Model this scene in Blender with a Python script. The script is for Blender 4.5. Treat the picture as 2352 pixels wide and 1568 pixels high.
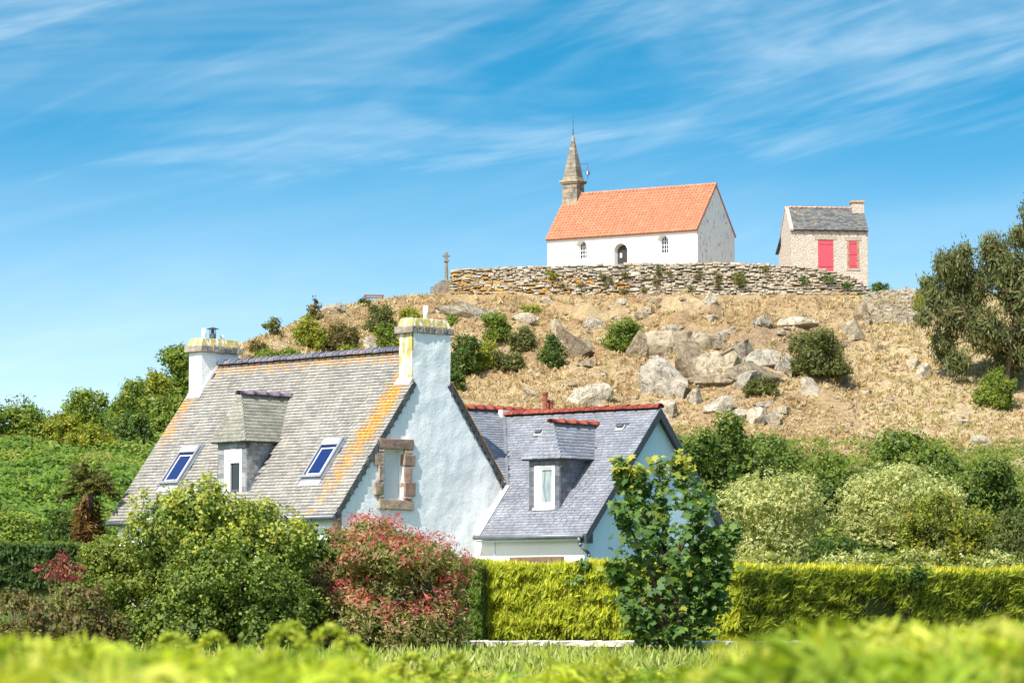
import bpy, math, random
import numpy as np
from mathutils import Vector, noise as mnoise
R = math.radians
rng = np.random.default_rng(7); random.seed(7)
scene = bpy.context.scene
for o in list(bpy.data.objects): bpy.data.objects.remove(o)
COL = scene.collection

# ------------------------------------------------------------------ camera, sky, sun, exposure
FPX, HOR, EYE = 8500.0, 1450.0, 1.6            # focal length and horizon row for a 2352 x 1568 frame
PIT = math.atan((HOR-784)/FPX); CP, SP = math.cos(PIT), math.sin(PIT)
cam_d = bpy.data.cameras.new('camera'); cam = bpy.data.objects.new('camera', cam_d); COL.objects.link(cam)
cam.location = (0, 0, EYE); cam.rotation_euler = (math.pi/2+PIT, 0, 0)
cam_d.sensor_width = 36; cam_d.lens = 36*FPX/2352; cam_d.clip_start = 0.3; cam_d.clip_end = 9000
cam_d.dof.use_dof = True; cam_d.dof.focus_distance = 92; cam_d.dof.aperture_fstop = 7.0
scene.camera = cam
SUN_AZ, SUN_EL = 58.0, 50.0                    # horizontal direction towards the sun is (-cos az, -sin az)
sd = Vector((-math.cos(R(SUN_AZ))*math.cos(R(SUN_EL)), -math.sin(R(SUN_AZ))*math.cos(R(SUN_EL)), math.sin(R(SUN_EL))))
sl = bpy.data.lights.new('sun', 'SUN'); sl.energy = 3.9; sl.angle = R(0.5); sl.color = (1.0, 0.95, 0.86)
sun = bpy.data.objects.new('sun', sl); COL.objects.link(sun); sun.location = (-60, -60, 120)
sun.rotation_euler = sd.to_track_quat('Z', 'Y').to_euler()
scene.view_settings.view_transform = 'Standard'; scene.view_settings.look = 'None'
scene.view_settings.exposure = 1.08; scene.view_settings.gamma = 1.0
world = bpy.data.worlds.new('World'); scene.world = world; world.use_nodes = True
def build_sky():
    nt = world.node_tree; N = nt.nodes; L = nt.links; N.clear()
    out = N.new('ShaderNodeOutputWorld'); bg = N.new('ShaderNodeBackground'); L.new(bg.outputs[0], out.inputs[0])
    tc = N.new('ShaderNodeTexCoord')
    mp = N.new('ShaderNodeMapping'); mp.inputs['Scale'].default_value = (1, 1, 3.4); L.new(tc.outputs['Generated'], mp.inputs[0])
    nm = N.new('ShaderNodeVectorMath'); nm.operation = 'NORMALIZE'; L.new(mp.outputs[0], nm.inputs[0])
    sky = N.new('ShaderNodeTexSky'); sky.sky_type = 'NISHITA'; sky.sun_disc = False
    sky.sun_elevation = R(SUN_EL); sky.sun_rotation = math.atan2(sd.x, sd.y)
    sky.air_density = 1.0; sky.dust_density = 1.6; sky.ozone_density = 2.0
    L.new(nm.outputs[0], sky.inputs[0])
    hs = N.new('ShaderNodeHueSaturation'); hs.inputs['Saturation'].default_value = 1.46; hs.inputs['Hue'].default_value = 0.474
    L.new(sky.outputs[0], hs.inputs['Color'])
    # thin cirrus: stretched noise on the sky direction
    def cir(rot, sc, seed, lo, hi, det, dist):
        a = N.new('ShaderNodeMapping'); a.vector_type = 'TEXTURE'; a.inputs['Rotation'].default_value = (0, rot, 0); a.inputs['Location'].default_value = (seed, seed*.7, seed*1.3)
        a.inputs['Scale'].default_value = tuple(1/q for q in sc); L.new(tc.outputs['Generated'], a.inputs[0])
        n = N.new('ShaderNodeTexNoise'); n.inputs['Scale'].default_value = 1; n.inputs['Detail'].default_value = det
        n.inputs['Roughness'].default_value = .6; n.inputs['Distortion'].default_value = dist; L.new(a.outputs[0], n.inputs[0])
        m = N.new('ShaderNodeMapRange'); m.interpolation_type = 'SMOOTHSTEP'; m.inputs[1].default_value = lo; m.inputs[2].default_value = hi
        L.new(n.outputs[0], m.inputs[0]); return m.outputs[0]
    def math2(op, a, b):
        m = N.new('ShaderNodeMath'); m.operation = op
        for i, q in enumerate((a, b)):
            if isinstance(q, (int, float)): m.inputs[i].default_value = q
            else: L.new(q, m.inputs[i])
        return m.outputs[0]
    big = cir(R(-13), (7, 7, 34), 3.1, .38, .80, 4, 1.0)
    fine = cir(R(-15), (13, 13, 105), 5.7, .26, .84, 9, 1.1)
    veil = cir(R(-6), (5, 5, 26), 2.4, .40, .75, 4, .7)
    c = math2('MULTIPLY', big, math2('ADD', math2('MULTIPLY', fine, .75), .22))
    c = math2('ADD', c, math2('MULTIPLY', veil, .42))
    c = math2('MINIMUM', math2('MULTIPLY', c, .50), .58)
    sx = N.new('ShaderNodeSeparateXYZ'); L.new(tc.outputs['Generated'], sx.inputs[0])          # pale sea haze thinning with height, all round
    hz = N.new('ShaderNodeMapRange'); hz.interpolation_type = 'SMOOTHSTEP'
    for q, v in enumerate((0., .15, .80, 0.)): hz.inputs[q+1].default_value = v
    L.new(sx.outputs[2], hz.inputs[0]); c = math2('MAXIMUM', c, math2('ADD', hz.outputs[0], math2('MULTIPLY', c, .35)))
    mx = N.new('ShaderNodeMix'); mx.data_type = 'RGBA'; L.new(c, mx.inputs[0]); L.new(hs.outputs[0], mx.inputs[6])
    mx.inputs[7].default_value = (4.9, 5.5, 5.75, 1)
    L.new(mx.outputs[2], bg.inputs[0]); bg.inputs[1].default_value = 0.108
build_sky()

# ------------------------------------------------------------------ helpers
def ray(px, py):
    r, u = (px-1176)/FPX, (784-py)/FPX
    return np.array([r, CP-u*SP, SP+u*CP])
def at(px, py, D):                              # point seen at a photo position, D metres ahead
    d = ray(px, py); t = D/d[1]; return np.array([d[0]*t, D, EYE+d[2]*t])
def zat(py, D):
    u = (784-np.asarray(py, float))/FPX; return EYE+D*(SP+u*CP)/(CP-u*SP)
def smooth(t): t = np.clip(t, 0, 1); return t*t*(3-2*t)
def srgb(r, g, b): return tuple(((c/255)/12.92 if c < 10.3 else ((c/255+.055)/1.055)**2.4) for c in (r, g, b))

def tag(o, label=None, cat=None, group=None, kind=None):
    if label: o['label'] = label
    if cat: o['category'] = cat
    if group: o['group'] = group
    if kind: o['kind'] = kind
    return o
def thing(name, loc, label, cat, rotz=0, group=None):
    o = bpy.data.objects.new(name, None); COL.objects.link(o); o.location = loc; o.rotation_euler = (0, 0, rotz)
    o.empty_display_size = .2
    return tag(o, label, cat, group)
def link(name, me, parent=None, loc=None, rot=None):
    o = bpy.data.objects.new(name, me); COL.objects.link(o)
    if parent: o.parent = parent
    if loc is not None: o.location = loc
    if rot is not None: o.rotation_euler = rot
    return o
def np_mesh(name, V, F, mat, cols=None, smooth_=False):
    """V (n,3); F (m,k) same-size polygons; cols (n,3)"""
    V = np.ascontiguousarray(V, np.float32); F = np.ascontiguousarray(F, np.int32)
    me = bpy.data.meshes.new(name); m, k = F.shape
    me.vertices.add(len(V)); me.vertices.foreach_set('co', V.ravel())
    me.loops.add(m*k); me.loops.foreach_set('vertex_index', F.ravel())
    me.polygons.add(m); me.polygons.foreach_set('loop_start', np.arange(0, m*k, k, dtype=np.int32))
    if smooth_: me.polygons.foreach_set('use_smooth', np.ones(m, bool))
    me.update(calc_edges=True)
    if cols is not None:
        a = me.attributes.new('Col', 'FLOAT_COLOR', 'POINT')
        c4 = np.ones((len(V), 4), np.float32); c4[:, :3] = cols; a.data.foreach_set('color', c4.ravel())
    me.materials.append(mat); return me
class MB:
    """collects polygons of one mesh"""
    def __init__(s): s.v = []; s.f = []; s.c = []
    def add(s, vs, fs, col=(.5, .5, .5)):
        n = len(s.v); s.v += [tuple(v) for v in vs]; s.f += [[i+n for i in f] for f in fs]; s.c += [col]*len(vs); return s
    def hexa(s, p, col=(.5, .5, .5)):           # 8 corners: bottom 0-3 anticlockwise, top 4-7
        return s.add(p, [(3, 2, 1, 0), (4, 5, 6, 7), (0, 1, 5, 4), (1, 2, 6, 5), (2, 3, 7, 6), (3, 0, 4, 7)], col)
    def box(s, x0, x1, y0, y1, z0, z1, col=(.5, .5, .5)):
        return s.hexa([(x0, y0, z0), (x1, y0, z0), (x1, y1, z0), (x0, y1, z0), (x0, y0, z1), (x1, y0, z1), (x1, y1, z1), (x0, y1, z1)], col)
    def obox(s, c, U, V, W, col=(.5, .5, .5)):  # centre, half vectors
        c, U, V, W = (np.array(q, float) for q in (c, U, V, W))
        return s.hexa([c-U-V-W, c+U-V-W, c+U+V-W, c-U+V-W, c-U-V+W, c+U-V+W, c+U+V+W, c-U+V+W], col)
    def prism(s, poly, d, col=(.5, .5, .5)):    # polygon of 3D points extruded by vector d
        n = len(poly); p = [np.array(q, float) for q in poly]; d = np.array(d, float)
        fs = [list(range(n))[::-1], list(range(n, 2*n))]+[[i, (i+1) % n, n+(i+1) % n, n+i] for i in range(n)]
        return s.add(p+[q+d for q in p], fs, col)
    def cyl(s, p0, p1, r0, r1=None, n=10, col=(.5, .5, .5), caps=True):
        r1 = r0 if r1 is None else r1; p0, p1 = np.array(p0, float), np.array(p1, float); d = p1-p0; d /= np.linalg.norm(d)+1e-9
        a = np.cross(d, (0, 0, 1) if abs(d[2]) < .9 else (1, 0, 0)); a /= np.linalg.norm(a); b = np.cross(d, a)
        vs = []; 
        for p, r in ((p0, r0), (p1, r1)):
            vs += [p+r*(math.cos(2*math.pi*i/n)*a+math.sin(2*math.pi*i/n)*b) for i in range(n)]
        fs = [[i, (i+1) % n, n+(i+1) % n, n+i] for i in range(n)]
        if caps: fs += [list(range(n))[::-1], list(range(n, 2*n))]
        return s.add(vs, fs, col)
    def tube(s, pts, rad, n=8, col=(.5, .5, .5)):
        for i in range(len(pts)-1):
            r0 = rad[i] if isinstance(rad, (list, tuple)) else rad; r1 = rad[i+1] if isinstance(rad, (list, tuple)) else rad
            s.cyl(pts[i], pts[i+1], r0, r1, n, col)
        return s
    def mesh(s, name, mat, smooth_=False):
        me = bpy.data.meshes.new(name); me.from_pydata([tuple(map(float, v)) for v in s.v], [], s.f)
        a = me.attributes.new('Col', 'FLOAT_COLOR', 'POINT')
        a.data.foreach_set('color', np.array([(*c, 1) for c in s.c], np.float32).ravel())
        if smooth_: me.polygons.foreach_set('use_smooth', [True]*len(me.polygons))
        me.materials.append(mat); return me
    def build(s, name, mat, parent=None, smooth_=False, bevel=0, label=None):
        o = link(name, s.mesh(name, mat, smooth_), parent)
        if bevel:
            b = o.modifiers.new('bevel', 'BEVEL'); b.width = bevel; b.segments = 2; b.limit_method = 'ANGLE'
        if label: o['label'] = label
        return o

# ------------------------------------------------------------------ materials
class NT:
    def __init__(s, name):
        s.m = bpy.data.materials.new(name); s.m.use_nodes = True; s.t = s.m.node_tree; s.N = s.t.nodes; s.L = s.t.links
        s.p = s.N['Principled BSDF']; s.out = s.N['Material Output']
        s.p.inputs['Specular IOR Level'].default_value = .3
    def set(s, sock, v):
        if isinstance(v, bpy.types.NodeSocket): s.L.new(v, sock)
        elif isinstance(v, (tuple, list)) and sock.type == 'RGBA': sock.default_value = (*v[:3], 1)
        else: sock.default_value = v
    def coord(s, obj=None, kind='Object'):
        n = s.N.new('ShaderNodeTexCoord'); n.object = obj; return n.outputs[kind]
    def pos(s): return s.N.new('ShaderNodeNewGeometry').outputs['Position']
    def mapping(s, vec, scale=(1, 1, 1), loc=(0, 0, 0), rot=(0, 0, 0)):
        n = s.N.new('ShaderNodeMapping'); s.L.new(vec, n.inputs[0]); n.inputs['Scale'].default_value = scale
        n.inputs['Location'].default_value = loc; n.inputs['Rotation'].default_value = rot; return n.outputs[0]
    def noise(s, vec, scale, det=5, rough=.6, dist=0, col=False):
        n = s.N.new('ShaderNodeTexNoise'); n.inputs['Scale'].default_value = scale; n.inputs['Detail'].default_value = det
        n.inputs['Roughness'].default_value = rough; n.inputs['Distortion'].default_value = dist
        if vec is not None: s.L.new(vec, n.inputs[0])
        return n.outputs[1 if col else 0]
    def voro(s, vec, scale, feat='F1', out=0):
        n = s.N.new('ShaderNodeTexVoronoi'); n.feature = feat; n.inputs['Scale'].default_value = scale; s.L.new(vec, n.inputs[0]); return n.outputs[out]
    def rng(s, v, a, b, c=0., d=1.):
        n = s.N.new('ShaderNodeMapRange'); n.interpolation_type = 'SMOOTHSTEP'; s.set(n.inputs[0], v)
        for i, q in enumerate((a, b, c, d)): n.inputs[i+1].default_value = q
        return n.outputs[0]
    def math(s, op, a, b=0.):
        n = s.N.new('ShaderNodeMath'); n.operation = op; s.set(n.inputs[0], a); s.set(n.inputs[1], b); return n.outputs[0]
    def mix(s, f, a, b, mode='MIX'):
        n = s.N.new('ShaderNodeMix'); n.data_type = 'RGBA'; n.blend_type = mode; s.set(n.inputs[0], f); s.set(n.inputs[6], a); s.set(n.inputs[7], b); return n.outputs[2]
    def attr(s, name='Col'):
        n = s.N.new('ShaderNodeAttribute'); n.attribute_name = name; return n.outputs['Color']
    def sep(s, v):
        n = s.N.new('ShaderNodeSeparateXYZ'); s.L.new(v, n.inputs[0]); return n.outputs
    def bump(s, h, strength=.5, dist=.02):
        n = s.N.new('ShaderNodeBump'); n.inputs['Strength'].default_value = strength; n.inputs['Distance'].default_value = dist
        s.set(n.inputs['Height'], h); s.L.new(n.outputs[0], s.p.inputs['Normal']); return n
    def done(s, base, rough=.8, spec=None):
        s.set(s.p.inputs['Base Color'], base); s.set(s.p.inputs['Roughness'], rough)
        if spec is not None: s.p.inputs['Specular IOR Level'].default_value = spec
        return s.m
def simple(name, c1, c2=None, scale=6, rough=.7, bump=0, bs=30, bd=.01, spec=.3, metal=0):
    t = NT(name); v = t.coord(); c2 = c2 or tuple(q*.75 for q in c1)
    t.p.inputs['Metallic'].default_value = metal
    base = t.mix(t.rng(t.noise(v, scale), .35, .65), c1, c2)
    if bump: t.bump(t.noise(v, bs), bump, bd)
    return t.done(base, rough, spec)
def attr_mat(name, scale=8, rough=.85, bump=.5, bs=25, bd=.01, lo=.72, hi=1.22, spec=.25):
    t = NT(name); v = t.pos(); n = t.rng(t.noise(v, scale), .3, .7, lo, hi)
    sc = t.N.new('ShaderNodeVectorMath'); sc.operation = 'SCALE'; t.L.new(t.attr(), sc.inputs[0]); t.L.new(n, sc.inputs['Scale'])
    if bump: t.bump(t.noise(v, bs), bump, bd)
    return t.done(sc.outputs[0], rough, spec)
def leaf_mat(name, trans=.42, rough=.55, tint=(1.25, 1.2, .5)):
    t = NT(name); c = t.attr(); t.done(c, rough, .25)
    tr = t.N.new('ShaderNodeBsdfTranslucent'); t.set(tr.inputs[0], t.mix(1., c, tint, 'MULTIPLY'))
    mx = t.N.new('ShaderNodeMixShader'); mx.inputs[0].default_value = trans
    t.L.new(t.p.outputs[0], mx.inputs[1]); t.L.new(tr.outputs[0], mx.inputs[2]); t.L.new(mx.outputs[0], t.out.inputs[0]); return t.m
M_LEAF = leaf_mat('foliage'); M_GRASS = leaf_mat('grass_blades', .3, .7, (1.1, 1.05, .6))
M_BARK = simple('bark', (.16, .11, .075), (.09, .065, .045), 9, .9, .6, 30)
M_ROCK = None; M_STONE = attr_mat('rubble_stone', 7, .9, .6, 18, .03)
M_PVC = simple('white_pvc', (.80, .80, .79), (.76, .76, .75), 3, .35)
M_ZINC = simple('zinc', (.20, .22, .25), (.15, .17, .19), 5, .45, spec=.5, metal=.3)
M_ZINCM = simple('grey_aluminium', (.27, .28, .30), (.22, .23, .25), 5, .45, spec=.4)
M_ZINCL = simple('lead_flashing', (.46, .47, .48), (.36, .37, .38), 5, .5, spec=.4)
M_TERRA = attr_mat('terracotta', 14, .75, .25, 40, .006); M_PAN = attr_mat('pantile_clay', 3, .8, .2, 40, .006, .88, 1.1)
M_SLATE = attr_mat('slate', 9, .5, .35, 40, .004, .78, 1.2, .4)
M_WOODD = simple('dark_wood', (.10, .06, .05), (.06, .04, .035), 12, .7)
M_STEEL = simple('steel_cowl', (.16, .17, .2), (.1, .11, .13), 8, .4, metal=.6)
def glass_mat(name, c):
    t = NT(name); t.p.inputs['Coat Weight'].default_value = .3; return t.done(c, .06, .6)
M_GLASS = glass_mat('window_glass', (.015, .018, .02)); M_GLASSB = glass_mat('blue_blind_glass', (.008, .018, .10))
def curtain():
    t = NT('curtain_glass'); v = t.coord(); w = t.noise(t.mapping(v, (1, 14, .6)), 3, 2); t.p.inputs['Coat Weight'].default_value = .5
    return t.done(t.mix(t.rng(w, .4, .6), (.34, .40, .40), (.16, .22, .24)), .2)
M_CURT = curtain()

# ------------------------------------------------------------------ terrain
KN = [  # photo column: (distance, photo row) for foot, low slope, mid slope, crest
 (-6000, (118, 1420), (150, 1410), (180, 1405), (210, 1400)), (-700, (112, 1290), (140, 1230), (165, 1210), (180, 1190)),
 (0, (108, 1240), (142, 1062), (165, 1018), (182, 990)), (240, (108, 1240), (146, 1050), (175, 992), (195, 945)),
 (430, (108, 1240), (155, 1040), (195, 945), (225, 870)), (555, (108, 1240), (170, 1030), (215, 915), (240, 800)), (650, (108, 1240), (180, 1030), (230, 885), (250, 762)),
 (750, (108, 1240), (190, 1030), (237, 875), (258, 716)), (860, (108, 1240), (205, 1030), (243, 865), (266, 697)), (960, (108, 1240), (215, 1020), (245, 860), (269, 682)),
 (1035, (108, 1240), (225, 1010), (247, 860), (271.6, 676)), (1255, (108, 1240), (230, 1005), (247, 855), (271.9, 677)), (1500, (108, 1240), (234, 1000), (247, 850), (271.9, 677)),
 (1750, (108, 1240), (236, 1005), (247, 830), (271.9, 677)), (1975, (108, 1240), (237, 1015), (252, 830), (272.0, 677)), (2080, (108, 1240), (237, 1020), (252, 830), (274, 664)),
 (2200, (108, 1240), (237, 1020), (252, 835), (274, 668)), (2352, (108, 1240), (237, 1020), (252, 850), (272, 690)),
 (3000, (108, 1250), (230, 1080), (250, 990), (265, 900)), (8000, (118, 1420), (200, 1410), (240, 1405), (270, 1400))]
KPX = np.array([k[0] for k in KN], float)
KD = np.array([[q[0] for q in k[1:]] for k in KN], float)
KZ = np.array([[float(zat(q[1], q[0])) for q in k[1:]] for k in KN])
WTX = [1035, 1255, 1600, 1735, 1830, 1900, 1960, 1990]; WTY = [621, 612, 604, 606, 612, 622, 640, 658]
WD = 273.0                                       # distance of the terrace wall
def wall_top(px): return zat(np.interp(px, WTX, WTY), WD)
_np = np.random.default_rng(3); _F = _np.normal(size=(26, 2)); _P = _np.uniform(0, 6.28, 26)
def vnoise(x, y, s):                             # cheap smooth noise, about -1..1
    r = 0
    for i in range(26):
        r = r+np.sin((x*_F[i, 0]+y*_F[i, 1])/s*(1+.12*i)+_P[i])
    return r/5.5
def zt(x, y):
    x = np.asarray(x, float); y = np.asarray(y, float)
    px = 1176+FPX*.997*x/np.maximum(y, 30.)
    d = [np.interp(px, KPX, KD[:, i]) for i in range(4)]; z = [np.interp(px, KPX, KZ[:, i]) for i in range(4)]
    base = np.interp(y, [-4000, -40, 0, 22, 45, 62, 100], [-.5, -.2, 0, .15, .65, 1.1, 1.25])
    out = base.copy()
    def seg(D0, D1, z0, z1):
        t = np.clip((y-D0)/np.maximum(D1-D0, .01), 0, 1); return z0+(z1-z0)*t
    h = np.where(y < d[0], seg(100, d[0], base, z[0]), np.where(y < d[1], seg(d[0], d[1], z[0], z[1]), np.where(y < d[2], seg(d[1], d[2], z[1], z[2]), seg(d[2], d[3], z[2], z[3]))))
    out = np.where(y > 100, h, base)
    amp = smooth((y-104)/12)*(1-smooth((y-d[3]+5)/5))
    led = smooth((px-900)/200)*(1-smooth((px-1900)/80))*smooth((y-238)/6)
    out = out+amp*led*(.9*np.abs(vnoise(x+7, y, 3.4))-.5)
    out = out+amp*(.35*vnoise(x, y, 9)+.16*vnoise(x+50, y, 2.6))+smooth((y-20)/40)*.05*vnoise(x, y, 5)*(y < 104)
    # behind the crest: gentle rise, then a long fall to low ground
    top = z[3]+.6*smooth((y-d[3])/7)
    pm = smooth((px-1035)/6)*(1-smooth((px-1992)/8))
    zb = np.interp(px, [1000, 1760, 1900, 2010], [29.25, 29.25, 28.5, 27.8])
    wt = wall_top(px)-.22
    plat = wt+(zb-wt)*smooth((y-274)/8)
    plat = z[3]+(plat-z[3])*smooth((y-272.6)/.9)
    top = np.where(y > d[3], top+(plat-top)*pm, top)
    fall = smooth((y-d[3]-32)/220)
    out = np.where(y > d[3], top*(1-fall), out)
    return out
def ground_hit(px, py, lo=105., hi=300.):
    D = np.arange(lo, hi, .25); d = ray(px, py); t = D/d[1]; X = d[0]*t; Z = EYE+d[2]*t
    k = np.nonzero(Z <= zt(X, D))[0]
    i = k[0] if len(k) else len(D)-1
    return float(X[i]), float(D[i]), float(zt(X[i], D[i]))
def gpt(px, D):
    x = (px-1176)/FPX*D/.997; return x, D, float(zt(x, D))

def axis(segs):
    a = []
    for s, e, st in segs: a += list(np.arange(s, e, st))
    a.append(segs[-1][1]); return np.array(a)
def build_ground():
    xs = axis([(-4500, -600, 300), (-600, -120, 30), (-120, -48, 4), (-48, 52, .5), (52, 120, 4), (120, 600, 30), (600, 4500, 300)])
    ys = axis([(-3000, -300, 300), (-300, -20, 20), (-20, 100, 2.), (100, 270, .55), (270, 276, .25), (276, 300, 1.), (300, 560, 8), (560, 1000, 40), (1000, 7000, 500)])
    X, Y = np.meshgrid(xs, ys); Z = zt(X, Y)
    V = np.stack([X, Y, Z], -1).reshape(-1, 3); nx, ny = len(xs), len(ys)
    i = np.arange(nx*ny).reshape(ny, nx); F = np.stack([i[:-1, :-1], i[:-1, 1:], i[1:, 1:], i[1:, :-1]], -1).reshape(-1, 4)
    px = 1176+FPX*X/np.maximum(Y, 30.)
    green = np.array([.10, .16, .03]); dry = np.array([.42, .30, .155]); pale = np.array([.49, .385, .23]); brown = np.array([.31, .195, .095])
    c = np.zeros(X.shape+(3,))+green
    w = smooth((Y-(150+60*np.clip((900-px)/700, 0, 1)))/30)[..., None]*smooth((px-330)/170)[..., None]
    n1 = np.clip(.5+.45*vnoise(X, Y, 6), 0, 1)[..., None]; n2 = np.clip(.5+.6*vnoise(X+9, Y, 2.2), 0, 1)[..., None]
    d = dry*(1-n1)+brown*n1*.92; d = d*(1-.5*n2)+pale*.5*n2
    e = .5; sl = np.hypot(zt(X+e, Y)-zt(X-e, Y), zt(X, Y+e)-zt(X, Y-e))/(2*e); st = (smooth((sl-.75)/.5)*smooth((Y-225)/10)*(Y < 271))[..., None]; d = d*(1-st*.75)+np.array([.27, .19, .12])*st*.75
    rt = smooth((px-1900)/120)[..., None]; d = d*(1-rt)+(pale*.75+d*.25)*rt
    c = c*(1-w)+d*w
    g = ground_me = np_mesh('ground', V, F, M_GROUND, c.reshape(-1, 3), True)
    tag(link('ground', g), kind='structure')
def ground_mat():
    t = NT('ground_soil_and_dry_grass'); v = t.pos()
    a = t.rng(t.noise(v, 3.5, 8, .7), .3, .7, .66, 1.25); b = t.rng(t.noise(t.mapping(v, (1, 1, .5)), 14, 4), .3, .75, .7, 1.2)
    sc = t.N.new('ShaderNodeVectorMath'); sc.operation = 'SCALE'; t.L.new(t.attr(), sc.inputs[0]); t.L.new(t.math('MULTIPLY', a, b), sc.inputs['Scale'])
    t.bump(t.noise(v, 6, 8, .75), .9, .15)
    return t.done(sc.outputs[0], .95, .1)
M_GROUND = ground_mat(); build_ground()

# ------------------------------------------------------------------ slates, ridge tiles and other roof helpers
def slate_parts(root, name, O, U, V, Lu, Lv, sw, sh, mat, cols, skip=None, parts=0, cam_key=None, th=.014, jit=.012, clip=None):
    """slates on the plane O + u U + v V; the largest in view as objects of their own, the rest joined"""
    O, U, V = (np.array(q, float) for q in (O, U, V)); W = np.cross(U, V)
    if W[2] < 0: W = -W
    r = random.Random(11); spots = []; nc = int(Lv/sh)
    for j in range(nc+1):
        v0 = j*sh; u = -(sw*.5 if j % 2 else 0)
        while u < Lu:
            wd = sw*r.uniform(.85, 1.15); u0, u1 = max(u, 0), min(u+wd, Lu); u += wd
            if u1-u0 < .03: continue
            cu, cv = (u0+u1)/2, v0+sh*.5
            if cv > Lv-.02 or (skip and skip(cu, cv)): continue
            spots.append((cu, v0, (u1-u0)/2-.004, r.uniform(-1, 1), r.choice(range(len(cols)))))
    def geo(hw, k, c):
        l = sh*1.18; e = th
        return [(-hw, -.006*k, e*.2), (hw, .006*k, e*.2), (hw, l, -.002), (-hw, l, -.002), (-hw, -.006*k, e*1.25+.004*k), (hw, .006*k, e*1.25-.003*k), (hw, l, e*.35), (-hw, l, e*.35)]
    T = lambda p, cu, v0: O+U*(cu+p[0])+V*(v0+p[1])+W*p[2]
    order = list(range(len(spots)))
    if cam_key: order.sort(key=lambda i: cam_key(spots[i][0], spots[i][1]))
    big = set(order[:parts]); cache = {}; mb = MB()
    rot = Vector((0, 0, 0))
    from mathutils import Matrix
    mtx = Matrix((U, V, W)).transposed().to_euler()
    for i, (cu, v0, hw, k, ci) in enumerate(spots):
        if i in big and hw > sw*.35:
            key = (round(hw, 2), ci, int(k > 0))
            if key not in cache:
                b = MB(); b.hexa(geo(key[0]-.002, .5 if k > 0 else -.5, None), cols[ci]); cache[key] = b.mesh(name, mat)
            link(name, cache[key], root, O+U*cu+V*v0, mtx)
        else: mb.hexa([T(p, cu, v0) for p in geo(hw, k, None)], cols[ci])
    o = mb.build(name+'s_joined' if parts else name+'s', mat, root); o['kind'] = 'stuff'
    return o
def ridge_tiles(root, p0, p1, n, r, mat, cols, name='ridge_tile', drop=.75):
    """overlapping half-round ridge tiles from p0 to p1"""
    p0, p1 = np.array(p0, float), np.array(p1, float); d = (p1-p0)/n; L = np.linalg.norm(d); e = d/L
    s = np.cross(e, (0, 0, 1)); s /= np.linalg.norm(s); up = np.cross(s, e)
    ang = np.linspace(-R(100), R(100), 9)
    for i in range(n):
        b = MB(); c = random.choice(cols); vs = []
        for t, rr in ((-.04*L, r*.93), (.80*L, r*.97), (.80*L, r*1.22), (1.03*L, r*1.24)):
            for q in (0, 1):
                rq = rr-(.022 if q else 0)
                vs += [e*t+rq*(math.sin(a)*s*1.05+(math.cos(a)*drop)*up) for a in ang]
        fs = []; m = len(ang)
        for k in range(3):
            for q in (0, 1):
                A, B = (2*k+q)*m, (2*k+2+q)*m
                fs += [[A+j, A+j+1, B+j+1, B+j] for j in range(m-1)]
        for k in (0, 3):
            A, B = 2*k*m, (2*k+1)*m; fs += [[A+j, A+j+1, B+j+1, B+j] for j in range(m-1)]
        b.add(vs, fs, c); o = b.build(name, mat, root, True); o.location = p0+d*i+up*random.uniform(-.006, .006)
    return root
def pts_local(root, x, y, z): return (x, y, z)
def slate_quad(root, name, P1, P2, P3, P4, sw, sh, mat, cols, th=.014, deck=None, seed=5, lift=.02):
    """joined slates on a planar quad: P1-P2 eave, P4-P3 top"""
    P = [np.array(q, float) for q in (P1, P2, P3, P4)]; r = random.Random(seed); mb = MB()
    W = np.cross(P[1]-P[0], P[3]-P[0]); 
    if np.linalg.norm(W) < 1e-6: W = np.cross(P[1]-P[0], P[2]-P[0])
    W /= np.linalg.norm(W)
    if W[2] < 0: W = -W
    U = P[1]-P[0]; U /= np.linalg.norm(U); V = np.cross(W, U); V /= np.linalg.norm(V)
    H = max(np.dot(P[3]-P[0], V), np.dot(P[2]-P[0], V)); n = max(1, int(round(H/sh)))
    for j in range(n):
        a = P[0]+(P[3]-P[0])*j/n; b = P[1]+(P[2]-P[1])*j/n; Lr = np.linalg.norm(b-a)
        if Lr < .03: continue
        k = max(1, int(round(Lr/sw))); off = .5 if j % 2 else 0
        e = [max(0, min(1, (i+off*(0 < i < k)-(.25 if off else 0)*(0 < i < k))/k)) for i in range(k+1)]
        for i in range(k):
            if e[i+1]-e[i] < 1e-3: continue
            u0, u1 = a+(b-a)*e[i]+U*.003, a+(b-a)*e[i+1]-U*.003; q = r.uniform(-1, 1); l = min(sh*1.15, H-j*H/n+.01)
            e1 = V*(-.006*q)+W*(lift+th*1.2); e0 = V*(-.006*q)+W*(lift-th*.2)
            top = V*l
            mb.hexa([u0+e0, u1+e0, u1+top+W*(lift-.01), u0+top+W*(lift-.01), u0+e1, u1+e1+W*.003*q, u1+top+W*(lift+.004), u0+top+W*(lift+.004)], r.choice(cols))
    o = mb.build(name, mat, root); o['kind'] = 'stuff'
    if deck:
        MB().prism([P[0], P[1], P[2], P[3]] if np.linalg.norm(P[2]-P[3]) > 1e-4 else [P[0], P[1], P[2]], -W*deck).build('roof_deck', M_SLATED, root)
    return o
M_SLATED = simple('slate_edge', (.085, .09, .105), (.06, .065, .075), 12, .6, .3, 30)
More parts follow.
